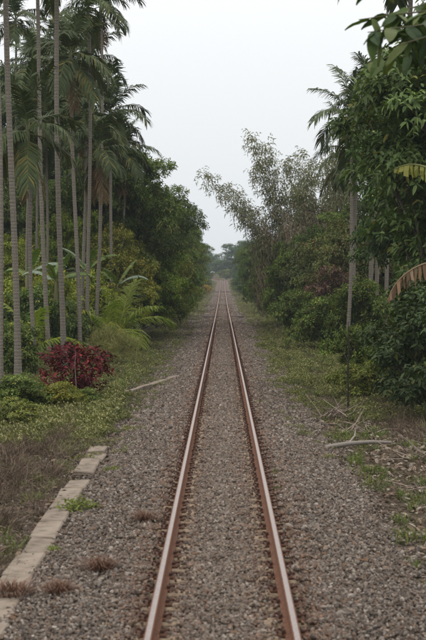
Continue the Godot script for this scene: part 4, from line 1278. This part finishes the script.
	for k in 1500:
		var d := rr(24.0, 60.0)
		var x := rr(1.3, 2.4) if rng.randf() < 0.55 else -rr(1.6, 2.6)
		if noise.get_noise_2d(x * 10.0 + 900.0, d * 3.0) < 0.02 + 0.35 * (1.6 - absf(x)): continue
		places[["weed", "weed_low", "grass", "dry_low", "dry_dark"][rng.randi() % 5]].append(Transform3D(Basis.from_euler(Vector3(0, rr(0, TAU), 0)).scaled(Vector3.ONE * rr(0.3, 0.75)), Vector3(x, bed(x) - 0.03, -d)))
	# dry wisps caught in the ballast, mostly on the left shoulder
	for k in 420:
		var d := 11.0 + 60.0 * pow(rng.randf(), 1.4)
		var x := -rr(0.85, 2.0) if rng.randf() < 0.75 else rr(1.0, 2.0)
		if noise.get_noise_2d(x * 8.0 + 500.0, d * 4.0) < 0.05: continue
		places[["dry_low", "dry_dark"][rng.randi() % 2]].append(Transform3D(Basis.from_euler(Vector3(rr(-0.5, 0.5), rr(0, TAU), rr(-0.5, 0.5))).scaled(Vector3(1, 0.6, 1) * rr(0.18, 0.42)), Vector3(x, bed(x) - 0.01, -d)))
	# a few blades beside the right rail
	for k in 16: places.grass.append(Transform3D(Basis.from_euler(Vector3(0, rr(0, TAU), 0)).scaled(Vector3.ONE * rr(0.25, 0.5)), Vector3(rr(0.68, 0.82), -0.04, -rr(19.8, 22.0))))
	scatter("dry_grass", dry_a, places.dry, [], self).set_meta("label", "brown dead grass beside the ballast")
	scatter("dry_grass", dry_b, places.dry_low, [], self).set_meta("label", "low matted dead grass beside the ballast")
	scatter("dry_grass", dry_c, places.dry_dark, [], self).set_meta("label", "dark brown dead stalks beside the ballast")
	scatter("green_grass", grass_a, places.grass, [], self).set_meta("label", "green grass among the weeds")
	scatter("ground_cover", weed_a, places.weed, [], self).set_meta("label", "light green weeds covering the ground")
	scatter("ground_cover", weed_b, places.weed_low, [], self).set_meta("label", "low dark green weeds covering the ground")
	# fallen leaves and litter on the right
	var lm := MB.new()
	rng.seed = 53
	for s in [-1.0, 1.0]:
		lm.quad(Vector3(-0.06, 0.004, 0), Vector3(0.07, 0.012, 0), Vector3(0.035, 0.022, s * 0.022), Vector3(-0.03, 0.016, s * 0.026), Color.WHITE)
	var litter := []
	var tones := []
	for k in 9000:
		var d := rr(10.5, 34.0)
		var x := rr(1.75, 5.0)
		if x > 0.145 * d + 1.5: continue
		litter.append(Transform3D(Basis.from_euler(Vector3(rr(-0.5, 0.5), rr(0, TAU), rr(-0.5, 0.5))).scaled(Vector3.ONE * rr(0.4, 1.15)), spot(x, d) + Vector3(0, rr(0.0, 0.05), 0)))
		tones.append(tint([Color(0.20, 0.145, 0.105), Color(0.13, 0.09, 0.065), Color(0.30, 0.25, 0.20), Color(0.085, 0.06, 0.045), Color(0.24, 0.21, 0.175)][rng.randi() % 5], rr(0.7, 1.15)))
	for k in 2600:
		var d := rr(10.5, 34.0)
		var x := -rr(2.2, 5.5)
		litter.append(Transform3D(Basis.from_euler(Vector3(rr(-0.5, 0.5), rr(0, TAU), rr(-0.5, 0.5))).scaled(Vector3.ONE * rr(0.6, 1.3)), spot(x, d) + Vector3(0, rr(0.0, 0.1), 0)))
		tones.append(tint([Color(0.20, 0.145, 0.105), Color(0.13, 0.09, 0.065), Color(0.085, 0.06, 0.045)][rng.randi() % 3], rr(0.7, 1.15)))
	for k in 900:
		var d := 10.5 + 40.0 * pow(rng.randf(), 1.3)
		var x := rr(-2.0, 2.0)
		if absf(absf(x) - GAUGE) < 0.15: continue
		litter.append(Transform3D(Basis.from_euler(Vector3(rr(-0.4, 0.4), rr(0, TAU), rr(-0.4, 0.4))).scaled(Vector3.ONE * rr(0.3, 0.8)), Vector3(x, bed(x) + 0.018, -d)))
		tones.append(tint([Color(0.20, 0.145, 0.105), Color(0.13, 0.09, 0.065), Color(0.17, 0.10, 0.06)][rng.randi() % 3], rr(0.6, 1.0)))
	scatter("fallen_leaves", lm.mesh(M.dry), litter, tones, self).set_meta("label", "brown fallen leaves on the ground beside the ballast")
